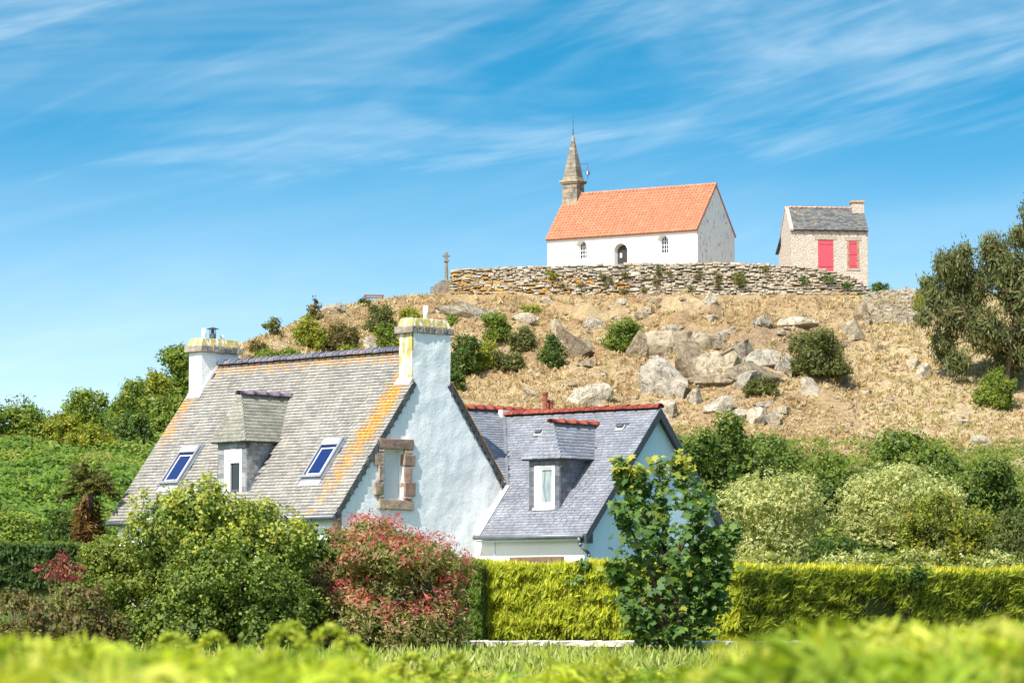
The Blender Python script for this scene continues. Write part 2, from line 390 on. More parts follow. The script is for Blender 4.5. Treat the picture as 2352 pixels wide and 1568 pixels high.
def grid_sheet(xs, zs, keep, yf, mat, name, root, flip=False):
    """vertical wall skin in the x-z plane with real unevenness yf(x,z)"""
    idx = {}; vs = []; fs = []
    def vid(i, j):
        if (i, j) not in idx: idx[(i, j)] = len(vs); vs.append((xs[i], yf(xs[i], zs[j]), zs[j]))
        return idx[(i, j)]
    for i in range(len(xs)-1):
        for j in range(len(zs)-1):
            if keep((xs[i]+xs[i+1])/2, (zs[j]+zs[j+1])/2):
                fs.append([vid(i, j), vid(i+1, j), vid(i+1, j+1), vid(i, j+1)])
    b = MB(); b.add(vs, fs); return b.build(name, mat, root, True)
def jbox(b, x0, x1, y0, y1, z0, z1, col, j=.02):  # stone block with uneven corners
    r = lambda: random.uniform(-j, j)
    b.hexa([(x+r(), y+r(), z+r()) for (x, y, z) in ((x0, y0, z0), (x1, y0, z0), (x1, y1, z0), (x0, y1, z0), (x0, y0, z1), (x1, y0, z1), (x1, y1, z1), (x0, y1, z1))], col); return b
GRAN = [(.36, .27, .20), (.42, .31, .23), (.30, .24, .19), (.40, .33, .27), (.34, .22, .17)]

# ------------------------------------------------------------------ front cottage: white gable, old grey slates
GZ = 1.1
def main_house():
    w, L, zr, tp, c, t = 3.14, 8.256, 8.318-GZ, 1.279, .613, .494
    root = thing('white_cottage', (-1.906, 88, GZ), 'white rendered cottage with pale old slate roof, lichen streaks and two chimneys', 'house', R(45))
    # --- materials that know the house's own axes
    def roof_mat():
        m = NT('old_slate_with_lichen'); v = m.coord(root); s = m.sep(v); p = m.pos()
        g = m.rng(m.noise(p, 1.2, 6, .6), .3, .7, .88, 1.12); g2 = m.rng(m.noise(p, 16, 3), .3, .7, .85, 1.12)
        sc = m.N.new('ShaderNodeVectorMath'); sc.operation = 'SCALE'; m.L.new(m.attr(), sc.inputs[0]); m.L.new(m.math('MULTIPLY', g, g2), sc.inputs['Scale'])
        n1 = m.noise(m.mapping(v, (1, 1, 1.2)), 6.5, 10, .8)
        bandw = m.math('ADD', .40, m.math('MULTIPLY', m.math('ADD', s['X'], .6), -.16))       # the streak drifts away from the verge going down
        dist = m.math('ABSOLUTE', m.math('SUBTRACT', s['Y'], bandw))
        band = m.math('SUBTRACT', m.rng(dist, .02, .85, 1, 0), m.rng(s['X'], -2.0, -3.1, 0, .35))
        far = m.math('MULTIPLY', m.rng(s['Y'], 7.2, 8.1, 0, 1), m.rng(s['X'], -2.2, -1.4, 0, .75))
        rid = m.rng(s['X'], -.55, -.05, 0, .78)
        neu = m.math('MAXIMUM', m.math('MAXIMUM', band, far), rid)
        k = m.rng(m.math('ADD', n1, m.math('MULTIPLY', m.math('MULTIPLY', neu, m.rng(m.noise(v, 1.7, 3), .3, .6, .72, 1.)), .29)), .66, .76)
        lc = m.mix(m.rng(m.noise(p, 11, 3), .4, .6), (.52, .20, .03), (.52, .30, .07))
        base = m.mix(m.math('MULTIPLY', k, .95), sc.outputs[0], lc)
        m.bump(m.noise(p, 22, 5), .5, .008)
        return m.done(base, .8, .2)
    def white_mat(name, lich, rough_b=.35):
        m = NT(name); v = m.coord(root); p = m.pos(); s = m.sep(v)
        st = m.noise(m.mapping(v, (6, 6, .35)), 2.0, 6, .7); base = m.mix(m.rng(st, .45, .8, 0, .5), (.86, .87, .87), (.74, .75, .76))
        base = m.mix(m.rng(m.noise(v, 1.4, 6), .5, .8, 0, .35), base, (.72, .73, .74))
        if lich:
            k = m.rng(m.math('ADD', m.noise(m.mapping(v, (5, 5, 1.3)), 2.2, 6, .7), m.rng(s['Z'], 5.9, 7.9, -.06, .06)), .42, .56, 0, .92)
            lc = m.mix(m.rng(m.noise(p, 9, 3), .4, .62), (.52, .37, .04), (.30, .26, .07)); base = m.mix(k, base, lc)
        m.bump(m.noise(v, 7, 7, .7), rough_b*1.8, .03); return m.done(base, .85, .15)
    M_OLD = roof_mat(); M_W = white_mat('white_render', False); M_WL = white_mat('white_render_lichen', True)
    ph = math.atan(tp); cs, sn = math.cos(ph), math.sin(ph); SL = w/cs
    # body, rear slope and decks
    b = MB(); wi = w-.22; zi = lambda x: zr-.16-abs(x)*tp
    b.prism([(-wi, .3, -.6), (wi, .3, -.6), (wi, .3, zi(wi)), (0, .3, zi(0)), (-wi, .3, zi(wi))], (0, L-.4, 0)); b.build('wall', M_W, root)
    for sg in (-1, 1):
        n = np.array((sg*sn, 0, cs)); q = lambda x, y: np.array((sg*x, y, zr-x*tp))
        b = MB(); b.prism([q(w, -.03)-n*.02, q(c+.01, -.03)-n*.02, q(c+.01, -.03)-n*.13, q(w, -.03)-n*.13], (0, L+.06, 0)); b.build('roof_deck', M_SLATED, root)
        b = MB(); b.prism([q(c+.01, t-.05)-n*.02, q(0, t-.05)-n*.02, q(0, t-.05)-n*.13, q(c+.01, t-.05)-n*.13], (0, L-2*t+.1, 0)); b.build('roof_deck', M_SLATED, root)
    cols = [(.30, .28, .245), (.275, .26, .23), (.32, .295, .255), (.25, .24, .215), (.30, .285, .26), (.225, .215, .20)]
    O = np.array((-w, L+.05, zr-w*tp)); O = O+np.array((-sn, 0, cs))*.0
    def skip(u, v):
        x, y = -w+v*cs, L+.05-u
        if 3.6 < y < 4.9 and -2.66 < x < -.95-abs(y-4.25)*1.1: return True
        for (ya, yb) in ((6.40, 7.09), (1.17, 1.86)):
            if ya-.02 < y < yb+.02 and -2.52 < x < -1.70: return True
        return abs(y) < .5 and x > -c-.02 or y > L-t-.03 and x > -c-.02
    key = lambda u, v: -(u*.6)+abs(v-3.2)*1.2
    slate_parts(root, 'roof_slate', O, (0, -1, 0), (cs, 0, sn), L+.1, SL, .165, .098, M_OLD, cols, skip, 300, key, th=.028)
    slate_quad(root, 'rear_slates', (w, -.05, zr-w*tp), (w, L+.05, zr-w*tp), (c, L+.05, zr-c*tp), (c, -.05, zr-c*tp), .24, .16, M_OLD, cols)
    slate_quad(root, 'rear_slates', (c, t, zr-c*tp), (c, L-t, zr-c*tp), (0, L-t, zr), (0, t, zr), .24, .16, M_OLD, cols)
    ridge_tiles(root, (0, L-t-.02, zr+.02), (0, t+.02, zr+.02), 30, .13, M_TERRA, [(.13, .13, .17), (.16, .16, .20), (.11, .11, .15), (.20, .17, .20)])
    # gable skin with hand-trowelled unevenness; a hole for the window
    ox0, ox1, oz0, oz1 = -1.572, -.915, 3.603, 4.768
    def yf(x, z):
        p = Vector((x*1.15, z*.75, 3.3)); q = mnoise.fractal(p, 1., 2., 3)
        return .005+.030*q+.008*mnoise.noise(Vector((x*4.2, z*3.1, 7.)))
    keep = lambda x, z: (z < zr-.05-abs(x)*tp-.06 or (abs(x) < c and z < 7.57)) and abs(x) < wi and not (ox0 < x < ox1 and oz0 < z < oz1)
    xs = sorted(set(np.round(np.arange(-2.95, 2.96, .06), 4)) | {ox0, ox1, -c, c}); zs = sorted(set(np.round(np.arange(-.6, 7.57, .06), 4)) | {oz0, oz1, 7.575})
    grid_sheet(xs, zs, keep, yf, M_W, 'gable_render', root)
    b = MB()                                     # window reveal behind the stones
    b.box(ox0-.05, ox0, .02, .3, oz0, oz1); b.box(ox1, ox1+.05, .02, .3, oz0, oz1); b.box(ox0-.05, ox1+.05, .02, .3, oz1, oz1+.05); b.build('window_reveal', M_W, root)
    # dark stepped slates under both verges
    for sg in (-1, 1):
        n = 19
        for i in range(n):
            x = sg*(c+.02+(w-.10-c)*(i+.5)/n); zc = zr-abs(x)*tp; h = .075; dz = (w-c)/n*tp
            b = MB(); q = random.uniform(-.012, .012); c0 = random.choice([(.085, .085, .095), (.065, .07, .08), (.11, .11, .115)])
            st = (w-.10-c)/n/2; xo, xi = x+sg*(st+.012), x-sg*(st-.004); hh = .20+q
            b.hexa([(xi, -.045, zc-hh), (xo, -.045, zc-hh), (xo, .02, zc-hh), (xi, .02, zc-hh), (xi, -.045, zr-abs(xi)*tp-.025), (xo, -.045, zr-abs(xo)*tp-.025), (xo, .02, zr-abs(xo)*tp-.025), (xi, .02, zr-abs(xi)*tp-.025)] if sg > 0 else
                   [(xo, -.045, zc-hh), (xi, -.045, zc-hh), (xi, .02, zc-hh), (xo, .02, zc-hh), (xo, -.045, zr-abs(xo)*tp-.025), (xi, -.045, zr-abs(xi)*tp-.025), (xi, .02, zr-abs(xi)*tp-.025), (xo, .02, zr-abs(xo)*tp-.025)], c0)
            b.build('verge_slate', M_SLATE, root)
    # chimneys
    def chimney(y0, y1, ztop, lichen, face):
        b = MB(); b.box(-c, c, y0, y1, 4.6, ztop); ch = b.build('chimney', lichen[0], root)
        b = MB(); n = 7
        for i in range(n):
            xa, xb = -c-.09+(2*c+.18)*i/n, -c-.09+(2*c+.18)*(i+1)/n
            jbox(b, xa+.004, xb-.004, y0-.09, y1+.09, ztop, ztop+.15, (.26, .22, .19) if i % 2 else (.31, .26, .22), .012)
        b.build('corbel', M_STONE, ch, bevel=.012)
        b = MB(); d = .02; z0, z1 = ztop+.15, ztop+.36
        b.hexa([(-c-.04, y0-.04, z0), (c+.04, y0-.04, z0), (c+.04, y1+.04, z0), (-c-.04, y1+.04, z0), (-c+d, y0+d, z1), (c-d, y0+d, z1), (c-d, y1-d, z1), (-c+d, y1-d, z1)])
        b.build('cap', lichen[1], ch, bevel=.02); return ch, z1
    ch, z1 = chimney(.05, t, 7.58, (M_WL, M_WL), True)
    MB().cyl((-.02, .2, z1-.03), (-.02, .2, z1+.32), .062, n=12).build('flue_pipe', M_PVC, ch, True)
    ch, z1 = chimney(L-t, L-.01, 7.53, (M_W, M_WL), False); yc = L-t/2
    MB().cyl((-.33, yc, z1-.03), (-.33, yc, z1+.26), .058, n=12).build('flue_pipe', M_PVC, ch, True)
    MB().cyl((.28, yc, z1-.03), (.28, yc, z1+.12), .05, n=12).build('flue_pipe', M_PVC, ch, True)
    b = MB(); b.cyl((-.04, yc, z1-.03), (-.04, yc, z1+.14), .085, n=14); 
    for k in range(4): b.cyl((-.04+.08*math.cos(k*1.57+.4), yc+.08*math.sin(k*1.57+.4), z1+.1), (-.04+.08*math.cos(k*1.57+.4), yc+.08*math.sin(k*1.57+.4), z1+.27), .008, n=6)
    b.cyl((-.04, yc, z1+.14), (-.04, yc, z1+.26), .03, n=8); b.cyl((-.04, yc, z1+.26), (-.04, yc, z1+.31), .165, .03, n=16); b.build('cowl', M_STEEL, ch)
    # white flashing strips where far chimney meets the roof
    b = MB(); y = L-t-.012
    b.prism([(-c-.02, y, zr-(c+.02)*tp+.03), (0, y, zr+.06), (0, y, zr+.17), (-c-.02, y, zr-(c+.02)*tp+.16)], (0, -.02, 0)); b.build('flashing', M_PVC, root)
    b = MB(); b.prism([(-c-.12, 0, zr-(c+.12)*tp+.045), (-c, 0, zr-c*tp+.06), (-c, t+.05, zr-c*tp+.06), (-c-.12, t+.05, zr-(c+.12)*tp+.045)], (-.01, 0, .02)); b.build('flashing', M_ZINCL, root)
    b = MB(); b.prism([(-c-.10, L-t-.05, zr-(c+.10)*tp+.045), (-c, L-t-.05, zr-c*tp+.06), (-c, L, zr-c*tp+.06), (-c-.10, L, zr-(c+.10)*tp+.045)], (-.01, 0, .02)); b.build('flashing', M_ZINCL, root)
    # window in the gable: granite blocks, sill, lintel, roller shutter
    win = link('gable_window', None, root); win.empty_display_size = .1
    def stone(x0, x1, z0, z1, nm='stone_block'):
        b = MB(); jbox(b, x0, x1, -.05, .2, z0, z1, random.choice(GRAN), .018); b.build(nm, M_STONE, win, bevel=.02)
    stone(-1.75, -.62, oz1, 5.03, 'lintel'); stone(-1.75, -.62, 3.36, oz0, 'sill')
    zz = [oz0, 3.68, 4.02, 4.38, 4.68, oz1]
    for i, (z0, z1) in enumerate(zip(zz[:-1], zz[1:])):
        if z1-z0 < .03: continue
        wide = i in (1, 3)
        stone(ox0-(.30 if wide else .18), ox0+.0, z0+.004, z1-.004); stone(ox1, ox1+(.33 if wide else .22), z0+.004, z1-.004)
    b = MB(); n = 22
    for i in range(n):
        z0 = oz0+.07+(oz1-oz0-.12)*i/n; z1 = oz0+.07+(oz1-oz0-.12)*(i+1)/n
        b.box(ox0+.05, ox1-.05, .13, .16, z0+.006, z1-.006)
    b.box(ox0+.03, ox1-.03, .15, .18, oz0, oz1); b.build('roller_shutter', M_PVC, win)
    b = MB(); b.box(ox0, ox0+.05, .10, .17, oz0, oz1); b.box(ox1-.05, ox1, .10, .17, oz0, oz1); b.box(ox0+.05, ox1-.05, .10, .17, oz0, oz0+.06); b.build('frame', M_PVC, win)
    # roof windows
    for (ya, yb) in ((6.40, 7.09), (1.17, 1.86)):
        sk = link('roof_window', None, root); sk.empty_display_size = .1
        U = np.array((0, -1., 0)); V = np.array((cs, 0, sn)); W = np.array((-sn, 0, cs)); O2 = np.array((-w, yb, zr-w*tp)); Wd = yb-ya
        v0 = (w-2.45)/cs; v1 = (w-1.72)/cs
        P = lambda u, v, q: O2+U*u+V*v+W*q
        def bar(u0, u1, va, vb, q0, q1, nm, mt):
            b = MB(); b.hexa([P(u0, va, q0), P(u1, va, q0), P(u1, vb, q0), P(u0, vb, q0), P(u0, va, q1), P(u1, va, q1), P(u1, vb, q1), P(u0, vb, q1)]); return b.build(nm, mt, sk)
        bar(-.07, Wd+.07, v0-.04, v1+.08, -.06, .045, 'flashing', M_ZINC)
        bar(0, .06, v0, v1, .045, .10, 'frame', M_ZINCM); bar(Wd-.06, Wd, v0, v1, .045, .10, 'frame', M_ZINCM)
        bar(.06, Wd-.06, v0, v0+.07, .045, .10, 'frame', M_ZINCM); bar(.06, Wd-.06, v1-.2, v1, .045, .115, 'blind_case', M_ZINCL)
        bar(.06, Wd-.06, v0+.07, v1-.2, .045, .062, 'pane', M_GLASSB)
        for (a, bb, va, vb) in ((.10, .13, v0+.10, v1-.27), (Wd-.13, Wd-.10, v0+.10, v1-.27), (.13, Wd-.13, v1-.30, v1-.27), (.13, Wd-.13, v0+.10, v0+.125)): bar(a, bb, va, vb, .0625, .07, 'sash', M_PVC)
        bar(-.02, Wd+.02, v0-.22, v0-.04, .0, .03, 'apron', M_ZINCL)
    # dormer
    dormer(root, x_f=-2.61, yR=3.71, yL=4.74, zb=3.6, ze=5.05, zt_=6.21, ym=4.235, xp=-2.33, tp=tp, zr=zr, over=.14,
           slate=M_OLD, cols=[(.25, .24, .20), (.22, .215, .18), (.27, .255, .21), (.19, .19, .16)], cheek=[(.30, .30, .30), (.24, .25, .26), (.34, .34, .33), (.20, .21, .22)],
           ridge_cols=[(.13, .11, .15), (.17, .13, .17)], win=(3.865, 4.50, 3.75, 4.88), kind='open')
    # gutter along the front eave
    b = MB(); ze = zr-w*tp
    b.cyl((-w-.04, -.05, ze-.05), (-w-.04, L+.05, ze-.05), .055, n=10); b.build('gutter', M_ZINC, root, True)
    return root
def dormer(root, x_f, yR, yL, zb, ze, zt_, ym, xp, tp, zr, over, slate, cols, cheek, ridge_cols, win, kind):
    """hipped dormer on a slope z = zr + tp x (x < 0); front faces -x"""
    d = link('dormer', None, root); d.empty_display_size = .1
    xr = lambda z: (z-zr)/tp                     # where the slope has height z
    xi = .02
    # core box and slate-hung cheeks
    b = MB()
    wx0, wx1, wz0, wz1 = win
    b.prism([(x_f+.08, yR+.03, zb-.3), (xr(ze)+.35, yR+.03, zb-.3), (xr(ze)+.35, yR+.03, ze-.02), (x_f+.08, yR+.03, ze-.02)], (0, yL-yR-.06, 0)); b.build('core', M_SLATED, d)
    rr = random.Random(4)
    mb = MB(); h = .115; j = 0; z = zb-.25
    while z < ze-.01:
        x = x_f; o = .09 if j % 2 else 0; x -= o
        while x < xr(z)+.25:
            x1 = x+.17; xa, xb = max(x, x_f), x1
            if xb-xa > .03: mb.box(xa+.003, xb-.003, yR-.012+rr.uniform(-.003, .003), yR+.03, z+.002, min(z+h, ze)-.001, rr.choice(cheek))
            x = x1
        z += h; j += 1
    o = mb.build('cheek_slates', M_SLATE, d); o['kind'] = 'stuff'
    b = MB(); b.prism([(x_f, yL, zb-.25), (x_f, yL, ze), (xr(ze)+.2, yL, ze), (xr(zb)+.2, yL, zb-.25)], (0, .02, 0)); b.build('cheek', M_SLATED, d)
    # front: slate-hung columns and head either side of the window
    mb = MB()
    for (ya, yb, za, zc) in ((yR, wx0, zb-.1, ze), (wx1, yL, zb-.1, ze), (wx0, wx1, wz1, ze)):
        z = za
        while z < zc-.01:
            k = max(1, int(round((yb-ya)/.17)))
            for i in range(k): mb.box(x_f-.012-rr.uniform(0, .005), x_f+.09, ya+(yb-ya)*i/k+.003, ya+(yb-ya)*(i+1)/k-.003, z+.002, min(z+h, zc)-.001, rr.choice(cheek))
            z += h
    o = mb.build('front_slates', M_SLATE, d); o['kind'] = 'stuff'
    # window
    wd = link('window', None, d); wd.empty_display_size = .1
    f = .05; X0, X1 = x_f-.02, x_f+.06
    b = MB(); b.box(X0, X1, wx0, wx0+f, wz0, wz1); b.box(X0, X1, wx1-f, wx1, wz0, wz1); b.box(X0, X1, wx0+f, wx1-f, wz1-f, wz1); b.box(X0, X1, wx0+f, wx1-f, wz0, wz0+f*1.4); b.build('frame', M_PVC, wd)
    iw0, iw1, iz0, iz1 = wx0+f, wx1-f, wz0+f*1.4, wz1-f
    if kind == 'open':                           # roller box on top, one leaf swung open
        MB().box(X0+.005, X1, iw0, iw1, iz1-.22, iz1).build('roller_box', M_PVC, wd)
        MB().box(x_f+.05, x_f+.07, iw0, iw1, iz0, iz1-.22).build('pane', M_GLASS, wd)
        b = MB(); b.box(x_f-.0, x_f+.045, iw1-.14, iw1, iz0, iz1-.22); b.build('sash', M_PVC, wd)
        b = MB(); b.box(x_f+.0, x_f+.045, iw0, iw0+.045, iz0, iz1-.22); b.box(x_f, x_f+.045, iw0+.045, iw1-.14, iz1-.28, iz1-.22); b.build('sash', M_PVC, wd)
    else:
        mid = iw1-(iw1-iw0)*.22
        b = MB(); b.box(x_f-.035, x_f+.02, mid, iw1, iz0, iz1); b.build('sash', M_PVC, wd)
        b = MB(); b.box(x_f, x_f+.045, iw0, iw0+.05, iz0, iz1); b.box(x_f, x_f+.045, mid-.06, mid, iz0, iz1); b.box(x_f, x_f+.045, iw0+.05, mid-.06, iz1-.05, iz1); b.box(x_f, x_f+.045, iw0+.05, mid-.06, iz0, iz0+.06); b.build('sash', M_PVC, wd)
        MB().box(x_f+.03, x_f+.04, iw0+.05, mid-.06, iz0+.06, iz1-.05).build('pane', M_CURT, wd)
    MB().box(x_f-.07, x_f+.05, wx0-.02, wx1+.02, wz0-.05, wz0).build('sill', M_PVC, wd)
    # roof
    yR_, yL_ = yR-over, yL+over; xf_ = x_f-over; A, B_ = (xf_, yR_, ze), (xf_, yL_, ze); pk = (xp, ym, zt_); bk = (xr(zt_)+.03, ym, zt_)
    eR, eL = (xr(ze)+.06, yR_, ze), (xr(ze)+.06, yL_, ze)
    slate_quad(d, 'side_slates', A, eR, bk, pk, .19, .098, slate, cols, deck=.05); slate_quad(d, 'side_slates', eL, B_, pk, bk, .19, .098, slate, cols, deck=.05)
    slate_quad(d, 'hip_slates', B_, A, pk, pk, .17, .098, slate, cols, deck=.05)
    ridge_tiles(d, np.array(pk)+np.array((-.09, 0, .03)), np.array(bk)+np.array((-.03, 0, .03)), 4, .11, M_TERRA, ridge_cols)
    b = MB(); b.prism([(x_f-.02, yR-.01, ze-.01), (x_f-.02, yR-.01, ze-.2), (x_f+.10, yR-.01, ze-.01)], (0, -.06, 0)); b.build('bracket', M_BARK, d)
    return d
main_house()

# ------------------------------------------------------------------ side wing: blue-grey slates, red ridge, blue-shaded gable
def side_house():
    zr, tp, w = 6.947-GZ, 1.088, 2.834
    root = thing('slate_roof_annex', (3.520, 88.714, GZ), 'blue-grey slate annex with red ridge tiles and dormer beside the white gable', 'house', R(49.53))
    m = NT('annex_slate'); v = m.coord(root); p = m.pos()
    n = m.rng(m.noise(p, 1.6, 6), .3, .7, .82, 1.15); g2 = m.rng(m.noise(p, 14, 3), .3, .7, .85, 1.15)
    sc = m.N.new('ShaderNodeVectorMath'); sc.operation = 'SCALE'; m.L.new(m.attr(), sc.inputs[0]); m.L.new(m.math('MULTIPLY', n, g2), sc.inputs['Scale'])
    k = m.rng(m.noise(m.mapping(v, (1, 1, 1)), 8, 6, .7), .72, .78, 0, .8); base = m.mix(k, sc.outputs[0], (.50, .36, .10))
    m.bump(m.noise(p, 30, 4), .3, .004); M_BL = m.done(base, .42, .5)
    def white(name, c1):
        q = NT(name); v = q.coord(root); base = q.mix(q.rng(q.noise(q.mapping(v, (4, 4, .4)), 1.5, 5), .5, .8, 0, .4), c1, tuple(x*.8 for x in c1))
        q.bump(q.noise(v, 40, 4), .3, .004); return q.done(base, .85, .15)
    M_W2 = white('annex_white_render', (.80, .79, .75)); M_GB = white('annex_gable_shade_blue', (.64, .78, .87))  # white gable; blue of its sky-lit shade is put into the base colour
    ph = math.atan(tp); cs, sn = math.cos(ph), math.sin(ph); SL = w/cs
    wi = w-.24; zi = lambda x: zr-.14-abs(x)*tp
    b = MB(); b.prism([(-wi, .22, -.6), (wi, .22, -.6), (wi, .22, zi(wi)), (0, .22, zi(0)), (-wi, .22, zi(wi))], (0, 4.2, 0)); b.build('wall', M_W2, root)
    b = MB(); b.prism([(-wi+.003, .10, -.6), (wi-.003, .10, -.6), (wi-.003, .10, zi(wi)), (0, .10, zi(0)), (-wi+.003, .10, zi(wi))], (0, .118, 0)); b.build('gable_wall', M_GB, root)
    ymax = lambda x: 3.34 if x < -1.68 else 3.34+(x+1.68)/1.64*1.56
    n_ = np.array((-sn, 0, cs)); e = lambda x, y: np.array((x, y, zr+tp*x))
    b = MB(); b.prism([e(-w, -.06), e(0, -.06), e(0, 4.92), e(-1.68, 3.36), e(-w, 3.34)], -n_*.1); b.build('roof_deck', M_SLATED, root)
    n2 = np.array((sn, 0, cs)); e2 = lambda x, y: np.array((x, y, zr-tp*x))
    b = MB(); b.prism([e2(w, -.06), e2(0, -.06), e2(0, 4.92), e2(w, 4.92)], -n2*.1); b.build('roof_deck', M_SLATED, root)
    cols = [(.215, .225, .26), (.19, .20, .235), (.245, .255, .285), (.20, .205, .23), (.23, .235, .26)]
    def skip(u, v_):
        x, y = -w+v_*cs, 5.0-u
        if y > ymax(x)-.03 or y < -.1: return True
        if 1.27 < y < 2.08 and -2.28 < x < -.50-abs(y-1.68)*1.0: return True
        return any(abs(y-vy) < .12 and abs(x-vx) < .09 for vx, vy in ((-.49, 3.34), (-.443, .81)))
    slate_parts(root, 'roof_slate', np.array((-w, 5.0, zr-w*tp))+n_*.004, (0, -1, 0), (cs, 0, sn), 5.08, SL, .19, .088, M_BL, cols, skip, 300, lambda u, v_: abs(v_-1.2)-.15*u, th=.016)
    slate_quad(root, 'rear_slates', (w, -.06, zr-w*tp), (w, 4.9, zr-w*tp), (0, 4.9, zr), (0, -.06, zr), .24, .14, M_BL, cols)
    red = [(.24, .045, .028), (.27, .055, .033), (.21, .04, .026), (.30, .075, .045)]
    ridge_tiles(root, (0, 4.86, zr+.03), (0, -.06, zr+.03), 15, .105, M_TERRA, red)
    b = MB(); b.box(-.15, .15, 4.82, 4.95, zr-.06, zr+.14); b.build('ridge_mortar', M_PVC, root)
    # vents in the slope
    for vx, vy in ((-.49, 3.34), (-.443, .81)):
        vt = link('roof_vent', None, root); P = e(vx, vy)+n_*.03
        MB().obox(P, (0, .12, 0), (cs*.09, 0, sn*.09), n_*.012).build('plate', M_ZINCL, vt)
        MB().obox(P+n_*.03+np.array((cs*.03, 0, sn*.03)), (0, .09, 0), (cs*.04, 0, sn*.04), n_*.03).build('hood', M_SLATED, vt)
    dormer(root, x_f=-2.254, yR=1.21, yL=2.144, zb=3.25, ze=4.59, zt_=5.46, ym=1.68, xp=-1.95, tp=tp, zr=zr, over=.14, slate=M_BL, cols=cols,
           cheek=[(.11, .12, .14), (.09, .10, .12), (.13, .14, .16), (.15, .16, .18)], ridge_cols=red, win=(1.36, 1.995, 3.43, 4.44), kind='curtain')
    # dark verge boards on the gable, boxed end at the eave
    for sg in (-1, 1):
        b = MB(); xo, xi_ = sg*(w+.02), 0; zo = zr-(w+.02)*tp
        b.prism([(xo, -.075, zo+.0), (0, -.075, zr+.0), (0, -.075, zr-.24), (xo-sg*.02, -.075, zo-.19)], (0, .05, 0)); b.build('verge_board', M_SLATED, root)
        b = MB(); b.prism([(xo, -.025, zo), (0, -.025, zr), (0, -.025, zr-.14), (xo-sg*.02, -.025, zo-.14)], (0, .13, 0)); b.build('verge_soffit', M_SLATED, root)
    b = MB(); b.prism([(-w-.0, -.06, zr-w*tp-.02), (-w+.26, -.06, zr-(w-.26)*tp-.1), (-w+.26, -.06, zr-w*tp-.2), (-w, -.06, zr-w*tp-.2)], (0, .16, 0)); b.build('eave_box', M_SLATED, root)
    ez = zr-w*tp
    b = MB(); b.box(-w+.02, -wi+.002, .102, 3.36, ez-.13, ez-.09); b.build('soffit', M_PVC, root)
    b = MB(); b.cyl((-w-.05, -.02, ez-.035), (-w-.05, 3.36, ez-.02), .058, n=12); b.build('gutter', M_ZINC, root, True)
    b = MB(); X, Y = -w-.05, .10; b.tube([(X, Y, ez-.05), (X, Y, ez-.20), (X+.03, Y-.03, ez-.26), (-wi-.03, .03, ez-.44), (-wi-.02, .03, ez-.52), (-wi-.02, .03, -.5)], .045, 10); b.build('downpipe', M_ZINC, root, True)
    # ground floor window under closed brown shutters
    wn = link('front_window', None, root)
    MB().box(-wi-.03, -wi+.02, .80, 2.47, .95, 2.27).build('frame', M_BRN, wn)
    for i in range(10): MB().box(-wi-.05, -wi-.03, .83+i*.161, .83+i*.161+.152, 1.0, 2.24).build('board', M_BRN, wn)
    b = MB(); b.prism([e(-w, 3.20)+n_*.02, e(-1.70, 3.22)+n_*.02, e(-1.70, 3.345)+n_*.02, e(-w, 3.345)+n_*.02], n_*.03); b.build('flashing', M_ZINCL, root)
    a0, a1 = e(-1.70, 3.34)+n_*.02, e(-.04, 4.87)+n_*.02; b = MB(); s_ = np.array((0, -.09, 0)); b.prism([a0, a1, a1+s_, a0+s_], n_*.022); b.build('valley_flashing', M_ZINC, root)
    b = MB(); b.cyl((-wi-.012, 2.95, -.5), (-wi-.012, 2.95, ez-.13), .018, n=8); b.build('cable_pipe', M_PVC, root)
    return M_BL, cols, red
M_BRN = simple('brown_shutter', (.20, .135, .085), (.15, .10, .065), 10, .7)
M_BL, BLC, REDC = side_house()
def rear_wing():
    root = thing('rear_wing', (-1.906, 88, GZ), 'slate roofed rear wing with red ridge seen between the white gable and annex', 'house', R(45))
    zr, y0, s = 5.97, 1.7, 1.07
    b = MB(); b.prism([(2.0, .35, -.5), (2.0, 3.3, -.5), (2.0, 3.3, 4.0), (2.0, 1.7, zr-.25), (2.0, .35, 4.0)], (4.2, 0, 0)); b.build('wall', M_PVC, root)
    slate_quad(root, 'front_slates', (2.40, -.127, 4.015), (6.3, -.127, 4.015), (6.3, y0, zr), (1.0, y0, zr), .19, .088, M_BL, BLC, deck=.1)
    slate_quad(root, 'rear_slates', (6.3, 3.527, 4.015), (2.4, 3.527, 4.015), (1.0, y0, zr), (6.3, y0, zr), .24, .14, M_BL, BLC, deck=.1)
    ridge_tiles(root, (1.3, y0, zr+.03), (6.3, y0, zr+.03), 15, .12, M_TERRA, REDC)
    for x, h in ((5.68, .56), (5.88, .36)):
        b = MB(); b.cyl((x, y0+.1, zr-.2), (x, y0+.1, zr+h), .065, n=12); b.cyl((x, y0+.1, zr+h-.06), (x, y0+.1, zr+h), .085, n=12, col=(.2, .05, .03)); b.v and None
        b.c = [(.30, .085, .05)]*len(b.c); b.build('flue_pot', M_TERRA, root)
rear_wing()
